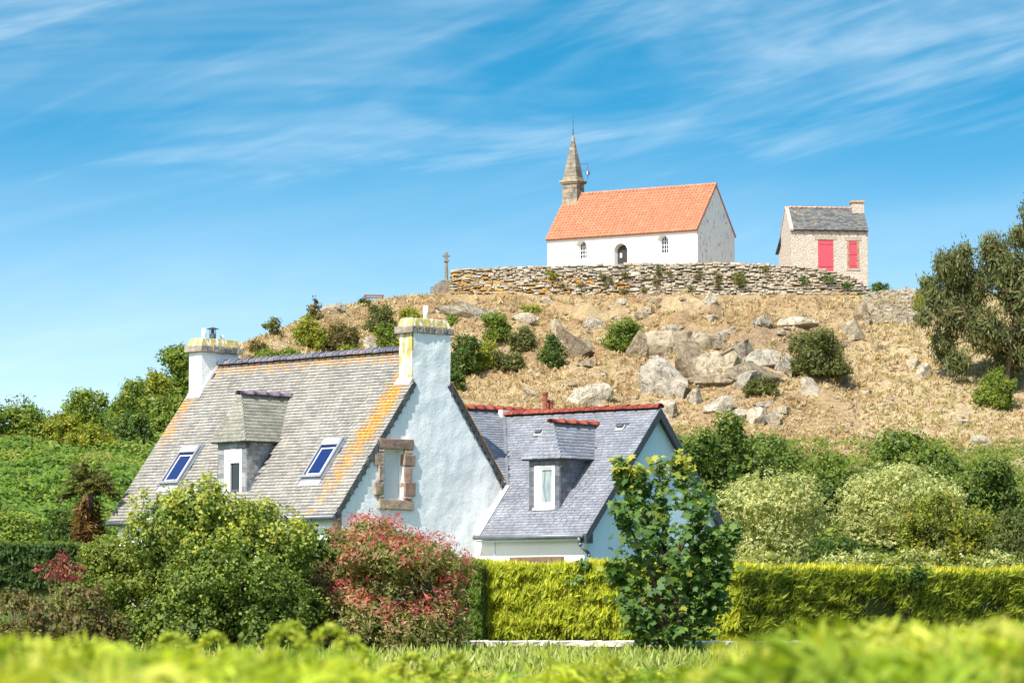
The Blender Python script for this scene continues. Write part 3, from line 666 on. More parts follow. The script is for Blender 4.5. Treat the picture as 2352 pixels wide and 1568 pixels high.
# ------------------------------------------------------------------ chapel on the hill
from mathutils.geometry import tessellate_polygon
def arch_loop(yc, hw, z0, z1, n=14):
    zs = z1-hw; pts = [(yc-hw, z0), (yc+hw, z0), (yc+hw, zs)]
    pts += [(yc+hw*math.cos(a), zs+hw*math.sin(a)) for a in np.linspace(0, math.pi, n)[1:-1]]; pts.append((yc-hw, zs)); return pts
def chapel():
    BZ = 29.25; w, L, zr, ze = 3.04, 13.589, 35.888-BZ, 32.122-BZ; tp = (zr-ze)/w
    root = thing('chapel', (15.736, 283, BZ), 'white hilltop chapel with orange tiled roof and pointed stone bell turret', 'chapel', R(57.37))
    m = NT('chapel_limewash'); v = m.coord(root); s = m.sep(v)
    st = m.math('MULTIPLY', m.rng(m.noise(m.mapping(v, (2.2, 2.2, .8)), 1.6, 9, .78), .53, .64), m.math('LESS_THAN', s['Y'], .08))   # damp blotches only on the weather gable
    base = m.mix(m.math('MULTIPLY', st, .85), m.mix(m.rng(m.noise(v, 1.1), .4, .8, 0, .25), (.82, .81, .78), (.70, .69, .66)), (.20, .20, .20)); m.bump(m.noise(v, 7, 5), .25, .015)
    M_L = m.done(base, .9, .1)
    wi = 2.9
    ops = [('window', 10.44, .50, 1.12, 2.66, .30, 1.28, 2.52), ('window', 3.12, .50, 1.10, 2.66, .30, 1.30, 2.55), ('door', 6.87, .60, -.4, 2.22, .52, -.4, 2.12)]
    outer = [(0.06, -1.2), (L-.06, -1.2), (L-.06, ze+.12), (.06, ze+.12)]
    loops = [[Vector((y, z, 0)) for y, z in outer]]+[[Vector((y, z, 0)) for y, z in arch_loop(o[1], o[2], o[3], o[4])] for o in ops]
    tri = tessellate_polygon(loops); flat = [q for l in loops for q in l]
    b = MB(); b.add([(-wi, q.x, q.y) for q in flat], [list(t) for t in tri]); dep = .42
    for (_, yc, hw, z0, z1, hi, i0, i1) in ops:
        A = arch_loop(yc, hw, z0, z1); B_ = arch_loop(yc, hi, i0, i1); n = len(A)
        b.add([(-wi, *q) for q in A]+[(-wi+dep, *q) for q in B_], [[i, (i+1) % n, n+(i+1) % n, n+i] for i in range(n)])
    b.build('front_wall', M_L, root)
    b = MB(); b.prism([(-wi+.5, .07, -1.2), (wi, .07, -1.2), (wi, .07, ze+.1), (0, .07, zr-.12), (-wi+.5, .07, zr-.12-(wi-.5)*tp)], (0, L-.14, 0)); b.build('wall', M_L, root)
    for y in (0.045, L-.075):
        b = MB(); b.prism([(-wi, y, -1.2), (wi+.003, y, -1.2), (wi+.003, y, ze+.10), (0, y, zr-.10), (-wi, y, ze+.10)], (0, .03, 0)); b.build('gable_wall', M_L, root)
    for kd, yc, hw, z0, z1, hi, i0, i1 in ops:
        o = link(kd, None, root); X = -wi+dep
        if kd == 'window':
            b = MB(); b.prism([(X+.03, *q) for q in arch_loop(yc, hi, i0, i1)], (.02, 0, 0)); b.build('pane', M_GLASS, o)
            for yy in (-.105, .105): MB().box(X-.01, X+.03, yc+yy-.018, yc+yy+.018, i0, i1-.05).build('glazing_bar', M_PVC, o)
            for k in range(1, 4): MB().box(X-.006, X+.028, yc-hi, yc+hi, i0+k*.30-.016, i0+k*.30+.016).build('glazing_bar', M_PVC, o)
        else:
            b = MB(); b.prism([(X+.01, *q) for q in arch_loop(yc, hi, i0, i1)], (.05, 0, 0)); b.build('door_leaf', M_DOOR, o)
            for k in range(6): MB().box(X-.012, X+.01, yc-hi+.02+k*.165, yc-hi+.02+k*.165+.155, i0, i1-.35).build('board', M_DOOR, o)
            MB().box(X-.02, X-.012, yc+.12, yc+.30, 1.15, 1.5).build('notice', M_PVC, o)
    # pantiled roof, front slope tile by tile
    cs = w/math.hypot(w, zr-ze); sn = (zr-ze)/math.hypot(w, zr-ze); SL = math.hypot(w, zr-ze)+.05
    for sg in (-1, 1):
        n = np.array((sg*sn, 0, cs)); e = np.array((sg*(w+.03), -.02, ze-.03)); r_ = np.array((0, -.02, zr))
        b = MB(); b.prism([e-n*.02, r_-n*.02, r_-n*.1, e-n*.1], (0, L+.04, 0), (.42, .17, .10)); b.build('roof_deck', M_TERRA, root); 
    TC = [(.51, .22, .13), (.50, .21, .122), (.525, .235, .14), (.49, .205, .12)]
    rows, colsn = 17, 44; V = []; F = []; C = []; r = random.Random(2)
    U = np.array((0, 1., 0)); Vv = np.array((cs, 0, sn)); W = np.array((-sn, 0, cs)); O = np.array((-w-.05, -.03, ze-.05)); sh = (SL+.06)/rows; tw = (L+.06)/colsn
    prof = [(0, .02), (.10, .07), (.27, .115), (.44, .08), (.56, .025), (.8, .0), (1.03, .018)]
    for j in range(rows):
        for i in range(colsn):
            yy = (i+.5)*tw; vv = (j+.5)*sh
            if yy > L-1.42 and vv > SL*(1-.60/w): continue
            k = len(V); c = r.choice(TC); q = r.uniform(.94, 1.05); c = tuple(x*q for x in c); dz = r.uniform(-.004, .004)
            for (t0, lift) in ((0, .060), (1.1, .0)):
                for (pu, ph_) in prof: V.append(O+U*((i+pu)*tw)+Vv*((j+t0)*sh)+W*(ph_+lift+dz)); C.append(c)
            for pu, ph_ in prof: V.append(O+U*((i+pu)*tw)+Vv*(j*sh)+W*(-.01)); C.append(c)
            m_ = len(prof)
            for a in range(m_-1): F.append([k+a, k+m_+a, k+m_+a+1, k+a+1]); F.append([k+a, k+a+1, k+2*m_+a+1, k+2*m_+a])
    o = link('roof_tiles', np_mesh('roof_tiles', np.array(V), np.array(F), M_PAN, np.array(C)), root); o['kind'] = 'stuff'
    slate_quad(root, 'rear_tiles', (w+.03, L, ze-.03), (w+.03, 0, ze-.03), (0, 0, zr), (0, L, zr), .3, .28, M_TERRA, TC)
    ridge_tiles(root, (0, -.03, zr+.03), (0, L-1.45, zr+.03), 36, .12, M_TERRA, [(.55, .22, .13), (.60, .28, .17), (.50, .20, .12)], drop=.9)
    b = MB(); b.prism([(-w, -.035, ze-.07), (0, -.035, zr-.06), (0, -.035, zr-.0), (-w, -.035, ze-.0)], (0, .07, 0), (.46, .22, .14)); b.build('verge_mortar', M_TERRA, root)
    # bell turret of squared granite
    m = NT('turret_granite'); p = m.pos(); base = m.mix(m.rng(m.noise(p, 2.0, 7, .7), .4, .68), m.attr(), (.13, .115, .095)); base = m.mix(m.rng(m.noise(p, 1.3, 5), .64, .70, 0, .8), base, (.50, .24, .05)); m.bump(m.noise(p, 8, 6), .6, .03); M_G = m.done(base, .9, .15)
    GC = [(.33, .285, .215), (.29, .255, .20), (.37, .315, .24), (.25, .225, .185)]
    tw_ = link('turret', None, root); y0, y1, x0, x1 = 12.28, 13.66, -.55, .60; yc, xc = (y0+y1)/2, (x0+x1)/2
    zc = [5.0, 5.9, 6.35, 6.75, 7.15, 7.5]
    for i in range(5):
        f = .5 if i % 2 else .38
        ym = y0+(y1-y0)*f; xm = x0+(x1-x0)*(1-f)
        for (ya, yb) in ((y0, ym), (ym, y1)):
            for (xa, xb) in ((x0, xm), (xm, x1)): jbox(MB(), xa, xb, ya, yb, zc[i], zc[i+1], (0, 0, 0), 0) and None; b = MB(); b.box(xa+.008, xb-.008, ya+.008, yb-.008, zc[i]+.006, zc[i+1]-.006, random.choice(GC)); b.build('stone_block', M_G, tw_, bevel=.02)
    MB().box(x0+.05, x1-.05, y0+.05, y1-.05, 5, 7.5, (.3, .26, .2)).build('core', M_G, tw_)
    b = MB(); b.box(x0-.10, x1+.10, y0-.10, y1+.10, 7.5, 7.62, (.33, .28, .2)); b.build('cornice', M_G, tw_, bevel=.02); b = MB(); b.box(x0-.17, x1+.17, y0-.17, y1+.17, 7.62, 7.75, (.42, .33, .18)); b.build('cornice', M_G, tw_, bevel=.03)
    n = 11; zs = np.linspace(7.75, 11.47, n+1)
    for i in range(n):
        f0 = 1-.955*i/n; f1 = 1-.955*(i+1)/n-.004
        hx, hy = (x1-x0)/2-.02, (y1-y0)/2-.02; b = MB(); z0, z1 = zs[i]+.006, zs[i+1]-.006
        q = lambda f, z: [(xc-hx*f, yc-hy*f, z), (xc+hx*f, yc-hy*f, z), (xc+hx*f, yc+hy*f, z), (xc-hx*f, yc+hy*f, z)]
        b.hexa(q(f0, z0)+q(f1, z1), random.choice(GC)); b.build('spire_course', M_G, tw_, bevel=.012)
    b = MB(); b.cyl((xc, yc, 11.4), (xc, yc, 11.9), .06, .04, 8); b.cyl((xc, yc, 11.9), (xc, yc, 13.05), .028, .018, 6); b.build('lightning_rod', M_STEEL, tw_)
    # bell on an iron bracket
    br = link('bell_bracket', None, tw_); yb = 11.62
    b = MB(); b.tube([(xc, 12.5, 9.05), (xc, yb, 9.05), (xc, yb, 8.55)], .022, 6); b.tube([(xc, 12.4, 8.55), (xc, yb-.05, 8.55)], .022, 6); b.build('iron_arm', M_STEEL, br)
    b = MB(); b.cyl((xc, yb, 8.5), (xc, yb, 8.38), .06, .13, 12); b.cyl((xc, yb, 8.38), (xc, yb, 8.18), .13, .20, 12); b.cyl((xc, yb, 8.18), (xc, yb, 7.8), .03, n=6); b.build('bell', M_STEEL, br)
M_DOOR = simple('dark_door', (.055, .05, .05), (.035, .033, .035), 8, .6)
chapel()

# ------------------------------------------------------------------ small stone hut with red shutters
def hut():
    BZ = 27.9; w, L, zr, ze = 1.768, 6.007, 33.77-BZ, 31.939-BZ; wi = 1.60; tp = (zr-ze)/w
    root = thing('stone_hut', (26.773, 281, BZ), 'small rubble stone hut with slate roof, chimney and red wooden door and shutter', 'hut', R(98.0))
    m = NT('hut_rubble'); v = m.coord(root); n = m.noise(v, 3.5, 6, .7); wv = m.mix(.16, v, m.noise(v, 2.5, 4, .7, 0, True)); vo = m.voro(m.mapping(wv, (1, 1, 1.6)), 5.0, 'DISTANCE_TO_EDGE')
    base = m.mix(m.rng(n, .35, .65), (.56, .48, .40), (.47, .40, .34)); base = m.mix(m.rng(vo, 0, .08, .22, 0), base, (.58, .53, .46)); m.bump(m.math('ADD', m.rng(vo, 0, .2, 0, .6), m.math('MULTIPLY', n, 1.2)), .7, .06); M_H = m.done(base, .95, .1)
    D0, D1, DZ0, DZ1 = 2.66, 3.86, .6, 3.28; W0, W1, WZ0, WZ1 = .69, 1.58, 1.12, 3.24
    outer = [(0, -1.5), (L, -1.5), (L, ze+.05), (0, ze+.05)]
    loops = [[Vector((a, b_, 0)) for a, b_ in outer]]+[[Vector((a, b_, 0)) for a, b_ in ((p0, q0), (p1, q0), (p1, q1), (p0, q1))] for p0, p1, q0, q1 in ((D0, D1, DZ0, DZ1), (W0, W1, WZ0, WZ1))]
    tri = tessellate_polygon(loops); flat = [q for l in loops for q in l]; b = MB(); b.add([(-wi, q.x, q.y) for q in flat], [list(t) for t in tri])
    for p0, p1, q0, q1 in ((D0, D1, DZ0, DZ1), (W0, W1, WZ0, WZ1)):
        A = [(p0, q0), (p1, q0), (p1, q1), (p0, q1)]; b.add([(-wi, *q) for q in A]+[(-wi+.2, *q) for q in A], [[i, (i+1) % 4, 4+(i+1) % 4, 4+i] for i in range(4)])
    b.build('front_wall', M_H, root)
    b = MB(); b.prism([(-wi+.2, .01, -1.5), (wi, .01, -1.5), (wi, .01, ze), (0, .01, zr-.1), (-wi+.2, .01, zr-.1-(wi-.2)*tp)], (0, L-.02, 0)); b.build('wall', M_H, root)
    for y in (-.012, L-.02):
        b = MB(); b.prism([(-wi, y, -1.5), (wi+.01, y, -1.5), (wi+.01, y, ze+.02), (0, y, zr-.08), (-wi, y, ze+.02)], (0, .03, 0)); b.build('gable_wall', M_H, root)
    # raised left coping and right edge
    hc = [(.12, .125, .13), (.10, .105, .11), (.14, .14, .14), (.16, .155, .145), (.085, .09, .095), (.19, .175, .15)]
    mm = NT('hut_slate'); p = mm.pos(); sc = mm.mix(mm.rng(mm.noise(p, 1.6, 6), .64, .70, 0, .85), mm.attr(), (.50, .25, .04)); mm.bump(mm.noise(p, 12, 5), .5, .02); M_HS = mm.done(sc, .7, .3)
    slate_quad(root, 'roof_slates', (-w-.04, L-.22, ze-.04), (-w-.04, -.03, ze-.04), (0, -.03, zr), (0, L-.22, zr), .26, .16, M_HS, hc, th=.025, deck=.07)
    slate_quad(root, 'rear_slates', (w, -.03, ze), (w, L-.22, ze), (0, L-.22, zr), (0, -.03, zr), .3, .2, M_HS, hc, th=.025, deck=.07)
    for sg in (-1, 1):
        b = MB(); b.prism([(sg*(w+.02), L-.22, ze-.1), (0, L-.22, zr-.02), (0, L-.22, zr+.10), (sg*(w+.02), L-.22, ze+.06)], (0, .27, 0)); b.build('gable_coping', M_H, root)
    ridge_tiles(root, (0, L-.05, zr+.03), (0, .9, zr+.03), 13, .09, M_TERRA, [(.56, .25, .12), (.60, .32, .17), (.50, .22, .1)], drop=.9)
    b = MB(); b.box(-.42, .42, -.02, .88, zr-.95, zr+.42); ch = b.build('chimney', M_H, root); b = MB(); b.box(-.50, .50, -.10, .96, zr+.42, zr+.55, (.45, .3, .15)); b.box(-.40, .40, 0, .86, zr+.55, zr+.60, (.4, .3, .2)); b.build('cap', M_STONE, ch, bevel=.03); MB().cyl((0, .43, zr+.58), (0, .43, zr+.68), .05, n=8).build('flue_pipe', M_STEEL, ch)
    for i in range(9): MB().box(-w-.02, -wi+.1, .18+i*.69, .18+i*.69+.09, ze-.17, ze-.05).build('rafter_end', M_WOODD, root)
    # door
    d = link('door', None, root); X = -wi+.02
    for i in range(6): MB().box(X, X+.05, D0+.015+i*.197, D0+.015+i*.197+.187, DZ0, DZ1-.02).build('board', M_RED, d)
    for z in (1.25, 2.95): MB().box(X-.03, X, D0+.05, D1-.02, z, z+.11).build('rail', M_RED, d)
    MB().box(-wi-.03, -wi+.25, D0-.25, D1+.25, DZ1, DZ1+.32, (.38, .32, .26)).build('lintel', M_STONE, root)
    MB().box(-wi-.02, -wi+.25, W0-.2, W1+.2, WZ1, WZ1+.28, (.38, .32, .26)).build('lintel', M_STONE, root)
    s = link('shuttered_window', None, root); y0, y1 = W0+.16, W1-.16
    for i in range(4): MB().box(X, X+.05, y0+i*(y1-y0)/4+.005, y0+(i+1)*(y1-y0)/4-.005, WZ0+.02, WZ1-.02).build('board', M_RED, s)
    for z in (1.33, 2.2, 3.02): MB().box(X-.03, X, y0, y1, z, z+.09).build('rail', M_RED, s)
    for ya in (W0-.02, y1):
        for k in range(18): MB().box(-wi-.015, -wi+.19, ya+(.012 if k % 2 else 0), ya+.17+(.012 if k % 2 else 0), WZ0+k*.117, WZ0+k*.117+.102, random.choice([(.40, .20, .12), (.36, .23, .15), (.45, .27, .17)])).build('brick', M_STONE, s)
    MB().box(-wi-.05, -wi+.2, W0-.1, W1+.1, WZ0-.13, WZ0, (.4, .34, .28)).build('sill', M_STONE, s)
    # lean-to behind, its left end showing
    e = link('lean_to', None, root); MB().prism([(wi, 3.5, -1.5), (3.2, 3.5, -1.5), (3.2, 3.5, 2.75), (wi, 3.5, 3.75)], (0, 2.35, 0)).build('wall', M_H, e)
    MB().prism([(wi, 3.3, 3.80), (3.55, 3.3, 2.62), (3.55, 3.3, 2.74), (wi, 3.3, 3.92)], (0, 2.75, 0)).build('roof', M_SLATED, e)
M_RED = simple('red_paint', (.60, .085, .115), (.52, .07, .10), 5, .7)
hut()

# ------------------------------------------------------------------ terrace wall of rubble below the chapel
SCOL = [(.41, .34, .245), (.37, .335, .28), (.45, .39, .30), (.35, .275, .195), (.42, .355, .27), (.37, .31, .235), (.46, .415, .33)]
LICH = [(.44, .27, .09), (.42, .24, .07), (.46, .33, .14)]
def stone_variant(seed, col):
    r = random.Random(seed); b = MB()
    P = lambda x, y, z: (x+r.uniform(-.07, .07), y+r.uniform(-.06, .06), z+r.uniform(-.08, .08))
    base = [P(-.5, -.38, -.38), P(.5, -.38, -.38), P(.5, .5, -.46), P(-.5, .5, -.46), P(-.5, -.38, .38), P(.5, -.38, .38), P(.5, .5, .46), P(-.5, .5, .46)]
    mid = [P(-.33, -.56, -.26), P(.33, -.56, -.26), P(.33, -.56, .26), P(-.33, -.56, .26)]
    b.add(base+mid, [(8, 9, 10, 11), (0, 1, 9, 8), (1, 5, 10, 9), (5, 4, 11, 10), (4, 0, 8, 11), (3, 7, 6, 2), (0, 3, 2, 1), (4, 5, 6, 7), (1, 2, 6, 5), (0, 4, 7, 3)], col)
    return b
def terrace_wall():
    px = lambda x: 1176+FPX*.997*x/WD; X = lambda p: (p-1176)/FPX/.997*WD
    x0, x1 = X(1035), X(1992); zb = float(zt(x0, 271.5))
    root = thing('terrace_wall', (x0, 272, zb), 'long rubble stone terrace wall with orange lichen running below the chapel', 'wall')
    T = lambda x: float(wall_top(px(x)))
    b = MB(); xs = np.linspace(x0+.1, x1-.05, 60)
    for a, c in zip(xs[:-1], xs[1:]):
        ta, tc = T(a)-.12, T(c)-.12; q = 24.2
        b.hexa([(a-x0, .22, q-zb), (c-x0, .22, q-zb), (c-x0, 1.9, q-zb), (a-x0, 1.9, q-zb), (a-x0, .40, ta-zb), (c-x0, .40, tc-zb), (c-x0, 1.9, tc-zb), (a-x0, 1.9, ta-zb)], (.36, .30, .22))
    b.box(.1, 1.3, 1.9, 14, 24.5-zb, T(x0)-zb-.1, (.33, .27, .19)); b.build('core', M_STONE, root)
    r = random.Random(21); lst = []; z = 0
    rows = 15
    for j in range(rows):
        x = x0+r.uniform(-.05, .1)
        while x < x1:
            wd = r.choice([.16, .2, .26, .32, .4, .5, .66]) if j < rows-1 else r.choice([.4, .5, .62, .75]); xc = x+wd/2
            if xc > x1: break
            g = float(zt(xc, 271.7))-.25; t = T(xc)
            if j == 0: g = min(g, t-.6)
            f0, f1 = (j/rows)**1.02, ((j+1)/rows)**1.02; za, zc = g+(t-g)*f0, g+(t-g)*f1
            p = px(xc); fz = (j+.5)/rows
            li = (p < 1450 and fz < .62 and r.random() < .42*(1-abs(p-1230)/420)) or (1850 < p < 1985 and .15 < fz < .3 and r.random() < .6) or (p < 1120 and r.random() < .25)
            c = r.choice(LICH) if li else r.choice(SCOL); q = r.uniform(.82, 1.15)
            lst.append((xc-x0, .18+.24*fz+r.uniform(-.09, .04), (za+zc)/2-zb+(r.uniform(-.09, .09) if j < rows-1 else r.uniform(-.05, .03)), wd*r.uniform(.95, 1.15), .5, (zc-za)*r.choice([.8, 1., 1.25, 1.7]), c, q)); x += wd*1.0
    lst_i = sorted(range(len(lst)), key=lambda i: -lst[i][3]*lst[i][5])[:300]; bigs = set(lst_i)
    pal = SCOL+LICH; cache = {}; mb = MB()
    for i, (x, y, z, sx, sy, sz, c, q) in enumerate(lst):
        if i in bigs:
            k = (pal.index(c), r.randrange(3))
            if k not in cache: cache[k] = stone_variant(k[0]*7+k[1], tuple(v*(.9+.1*k[1]) for v in c)).mesh('wall_stone', M_STONE)
            o = link('wall_stone', cache[k], root, (x, y, z), (0, r.uniform(-.16, .16), r.uniform(-.1, .1))); o.scale = (sx*.98, sy, sz)
        else:
            v = stone_variant(i, None); n = np.array(v.v)*np.array((sx*.98, sy, sz))+np.array((x, y, z)); mb.add(n, v.f, tuple(u*q for u in c))
    o = mb.build('small_stones', M_STONE, root); o['kind'] = 'stuff'
    # left return of the wall
    mb = MB()
    for j in range(9):
        y = .3
        while y < 12:
            wd = r.choice([.3, .4, .55]); t = T(x0)-zb-.05; g = -.6; za = g+(t-g)*j/9; zc = g+(t-g)*(j+1)/9; jbox(mb, -.02, .3, y, y+wd*.97, za, zc-.02, r.choice(SCOL+LICH), .03); y += wd
    mb.build('return_stones', M_STONE, root)['kind'] = 'stuff'
terrace_wall()

# ------------------------------------------------------------------ wayside cross and bench
def cross():
    x, y, z = gpt(1025, 275.5); z = float(zat(659, 275.5))
    root = thing('stone_calvary', (x, y, z-.1), 'weathered stone wayside cross on stepped base left of the terrace wall', 'cross', R(20))
    M_G = simple('calvary_granite', (.27, .24, .195), (.16, .145, .12), 4, .9, .6, 20, .02)
    for hw, z0, z1 in ((.95, -.5, .16), (.70, .16, .36), (.46, .36, .58)): MB().box(-hw, hw, -hw, hw, z0, z1).build('step', M_G, root, bevel=.03)
    b = MB(); b.cyl((0, 0, .55), (0, 0, 1.98), .15, .12, 8); b.build('shaft', M_G, root); b = MB(); b.box(-.17, .17, -.17, .17, 1.98, 2.16); b.build('capital', M_G, root, bevel=.03)
    b = MB(); b.box(-.10, .10, -.09, .09, 2.16, 2.72); b.box(-.27, .27, -.085, .085, 2.35, 2.53); b.build('cross_head', M_G, root, bevel=.03)
cross()
def bench():
    x, y, z = ground_hit(858, 692, 240, 275); 
    root = thing('wooden_bench', (x, y+.3, float(zt(x, y+.3))), 'small brown wooden bench silhouetted on the grassy ridge', 'bench', R(187))
    M_B = simple('bench_wood', (.23, .13, .10), (.17, .10, .085), 10, .8)
    for i in range(3): MB().box(-.75, .75, -.20+i*.14, -.08+i*.14, .42, .46).build('seat_slat', M_B, root)
    for i in range(2): MB().box(-.75, .75, .26+.03*i, .29+.03*i, .56+.17*i, .69+.17*i).build('back_slat', M_B, root)
    for sx in (-.62, .62):
        MB().box(sx-.05, sx+.05, -.18, -.10, -.2, .42).build('leg', M_B, root); MB().box(sx-.05, sx+.05, .20, .28, -.2, .88).build('leg', M_B, root)
bench()
# ------------------------------------------------------------------ boulders
def rock_mat():
    m = NT('granite_rock'); p = m.pos(); v = m.coord()
    n = m.noise(p, 1.3, 8, .68); base = m.mix(m.rng(n, .35, .65), (.43, .385, .305), (.29, .255, .205)); base = m.mix(1., base, m.attr(), 'MULTIPLY')
    crk = m.rng(m.math('ABSOLUTE', m.math('SUBTRACT', m.noise(m.mapping(p, (1, 1, .55), rot=(0, .5, 0)), .9, 5, .6, 1.2), .5)), .004, .016, 1, 0)
    base = m.mix(m.math('MULTIPLY', crk, .28), base, (.13, .11, .09)); base = m.mix(m.rng(m.noise(p, 3, 4), .66, .73, 0, .5), base, (.50, .40, .22))
    m.bump(m.math('ADD', m.noise(p, 3.2, 8, .7), m.math('MULTIPLY', crk, -.6)), .9, .18); return m.done(base, .92, .12)
M_ROCK = rock_mat()
import bmesh
def rock_mesh(seed, sub=4, cuts=13, tint=(1, 1, 1), rough=.13):
    r = random.Random(seed); bm = bmesh.new(); bmesh.ops.create_icosphere(bm, subdivisions=sub, radius=1)
    pl = [(Vector((r.gauss(0, 1), r.gauss(0, 1), r.gauss(0, .8))).normalized(), r.uniform(.38, .8)) for _ in range(cuts)]
    for v in bm.verts:
        for n, d in pl:
            k = v.co.dot(n)
            if k > d: v.co -= n*(k-d)*.95
        v.co *= 1+rough*mnoise.fractal(v.co*1.6+Vector((seed*3.1, 0, 0)), .8, 2., 5)
    me = bpy.data.meshes.new('boulder'); bm.to_mesh(me); bm.free()
    co = np.empty(len(me.vertices)*3, np.float32); me.vertices.foreach_get('co', co); co = co.reshape(-1, 3)
    mn, mx = co.min(0), co.max(0); co = (co-(mn+mx)/2)/((mx-mn)/2); me.vertices.foreach_set('co', co.ravel())
    a = me.attributes.new('Col', 'FLOAT_COLOR', 'POINT'); a.data.foreach_set('color', np.tile(np.array((*tint, 1), np.float32), len(co))); me.materials.append(M_ROCK); return me
G_, B_, P_, Y_ = (.92, .93, .93), (.76, .67, .56), (1.16, 1.14, 1.08), (.98, .91, .79)
ROCKS = [
 (1568, 792, 54, 50, 12, (.80, .72, .62), 'tan rock wedged above the largest grey boulder'),
 (1612, 790, 60, 40, -10, (.86, .80, .70), 'flat-topped rock above the slanted slab'),
 (1698, 806, 58, 44, 4, (.88, .84, .78), 'grey-tan rock between the upright rock and the wide grey rock'),
 (1548, 762, 60, 26, -8, (.95, .90, .80), 'low pale ledge above the outcrop'),
 (1735, 856, 110, 46, 0, (.75, .68, .60), 'low rock mass at the right end of the outcrop'),
 (1312, 782, 60, 84, 38, (.66, .57, .48), 'weathered brown rock rib right of the conical bush'),
 # px, py centre, width, height in photo units, tilt deg, tint, label
 (1522, 868, 88, 88, 8, (1.0, 1.0, 1.0), 'largest rounded grey boulder at the foot of the rock outcrop'),
 (1466, 795, 34, 60, 0, B_, 'dark brown upright block at the left end of the outcrop'),
 (1510, 802, 66, 66, 0, Y_, 'pale cracked block directly above the largest grey boulder'),
 (1594, 830, 58, 80, 10, B_, 'brownish leaning rock right of the largest grey boulder'),
 (1633, 842, 74, 60, -28, Y_, 'slanted slab resting in the middle of the outcrop'),
 (1670, 842, 40, 58, -12, Y_, 'pale upright rock right of the slanted slab'),
 (1640, 880, 95, 24, 0, B_, 'long low rock under the slanted slab'),
 (1745, 826, 80, 40, 0, G_, 'wide rounded grey rock at the right of the outcrop'),
 (1800, 840, 32, 40, 0, G_, 'grey rock touching the large dark olive bush'),
 (1712, 872, 44, 32, 0, G_, 'grey rock behind the small olive bush'),
 (1352, 908, 98, 52, 6, P_, 'broad flat cracked rock on the slope above the annex ridge'),
 (1532, 940, 46, 44, 0, P_, 'white rock just right of the annex roof peak'),
 (1650, 930, 60, 50, -10, P_, 'large white rock above the evergreen bush behind the annex'),
 (1597, 914, 27, 42, 0, P_, 'narrow pale rock left of the large white rock'),
 (1700, 952, 42, 32, 0, P_, 'flat white rock, left of three above the hedge trees'),
 (1736, 960, 36, 44, 15, P_, 'flat white rock, middle of three above the hedge trees'),
 (1772, 962, 38, 32, 15, P_, 'flat white rock, right of three above the hedge trees'),
 (1865, 890, 48, 58, 20, P_, 'white rocks below the large dark olive bush'),
 (1981, 722, 32, 46, 8, B_, 'brown standing rock at the top left of the bare slope'),
 (1962, 758, 36, 48, 20, Y_, 'striped rock ledge under the brown standing rock'),
 (1830, 742, 84, 26, 0, P_, 'long pale rock ledge above the large dark olive bush'),
 (1750, 742, 34, 26, 0, G_, 'small dark-edged grey rock left of the long pale ledge'),
 (1630, 692, 26, 34, -15, P_, 'small upright white rock just below the terrace wall'),
 (1640, 735, 30, 22, 0, P_, 'small pale rock in the middle of the dry slope'),
 (1662, 772, 22, 16, 0, G_, 'small grey stone above the outcrop'),
 (1427, 694, 24, 18, -20, P_, 'small pale rock below the wall above the round green bush'),
 (1365, 744, 46, 28, -12, G_, 'grey rock left of the round green bush'),
 (1305, 768, 26, 90, 30, Y_, 'tall slanted rock rib above the conical bush'),
 (1345, 800, 60, 34, -40, Y_, 'brown rock rib between the conical and round bushes'),
 (1062, 712, 110, 34, -18, P_, 'smooth pale slab sloping left below the wall corner'),
 (1005, 668, 80, 22, -8, P_, 'flat pale slab left of the wayside cross base'),
 (763, 704, 48, 24, -6, G_, 'grey rock on the ridge skyline left of the bench'),
 (850, 790, 28, 34, 0, P_, 'pale rock among shrubs above the cottage ridge'),
 (1206, 730, 54, 22, 0, P_, 'pale flat rock right of the bright green shrubs'),
 (1256, 690, 30, 16, 0, P_, 'small white rock under the middle of the terrace wall'),
 (1110, 720, 60, 18, -35, G_, 'thin tilted ledge below the pale slab'),
 (2252, 1014, 50, 30, 0, P_, 'white rock at the foot of the bare slope behind the bushes'),
 (2095, 834, 26, 32, 0, P_, 'small white rock on the bare slope left of the eucalyptus'),
 (2122, 852, 34, 40, 0, P_, 'pale rock half hidden under the eucalyptus branches'),
 (1760, 934, 52, 18, 0, P_, 'thin flat white rock on the slope below the small olive bush'),
 (338, 926, 52, 28, 0, Y_, 'tan rock showing between the bushes left of the cottage'),
 (426, 876, 18, 52, 8, Y_, 'tall narrow rock beside the far cottage chimney'),
 (1220, 905, 34, 20, -20, Y_, 'small brown rock on the slope above the red flue pots'),
 (1475, 730, 30, 14, 0, Y_, 'low tan stone on the dry slope below the wall'),
]
for i, (px, py, wpx, hpx, tilt, tint, lab) in enumerate(ROCKS):
    x, y, z = ground_hit(px, min(py+hpx*.42, 1030)); s = y/FPX
    fac = random.uniform(.9, 1.06); o = link('boulder', rock_mesh(i+141, tint=tuple(q*fac for q in tint)))
    kk = 1.18 if 1455 < px < 1815 and 770 < py < 895 else 1.; hw, hh = wpx*.5*s*1.24*kk, hpx*.5*s*1.40*kk
    o.scale = (hw, max(min(hw, hh), .6*max(hw, hh))*.9, hh); o.location = (x, y+o.scale[1]*.62, z+hpx*.24*s); o.rotation_euler = (0, R(-tilt), R(random.uniform(-25, 25)))
    tag(o, lab, 'rock', 'rocks on the hillside')
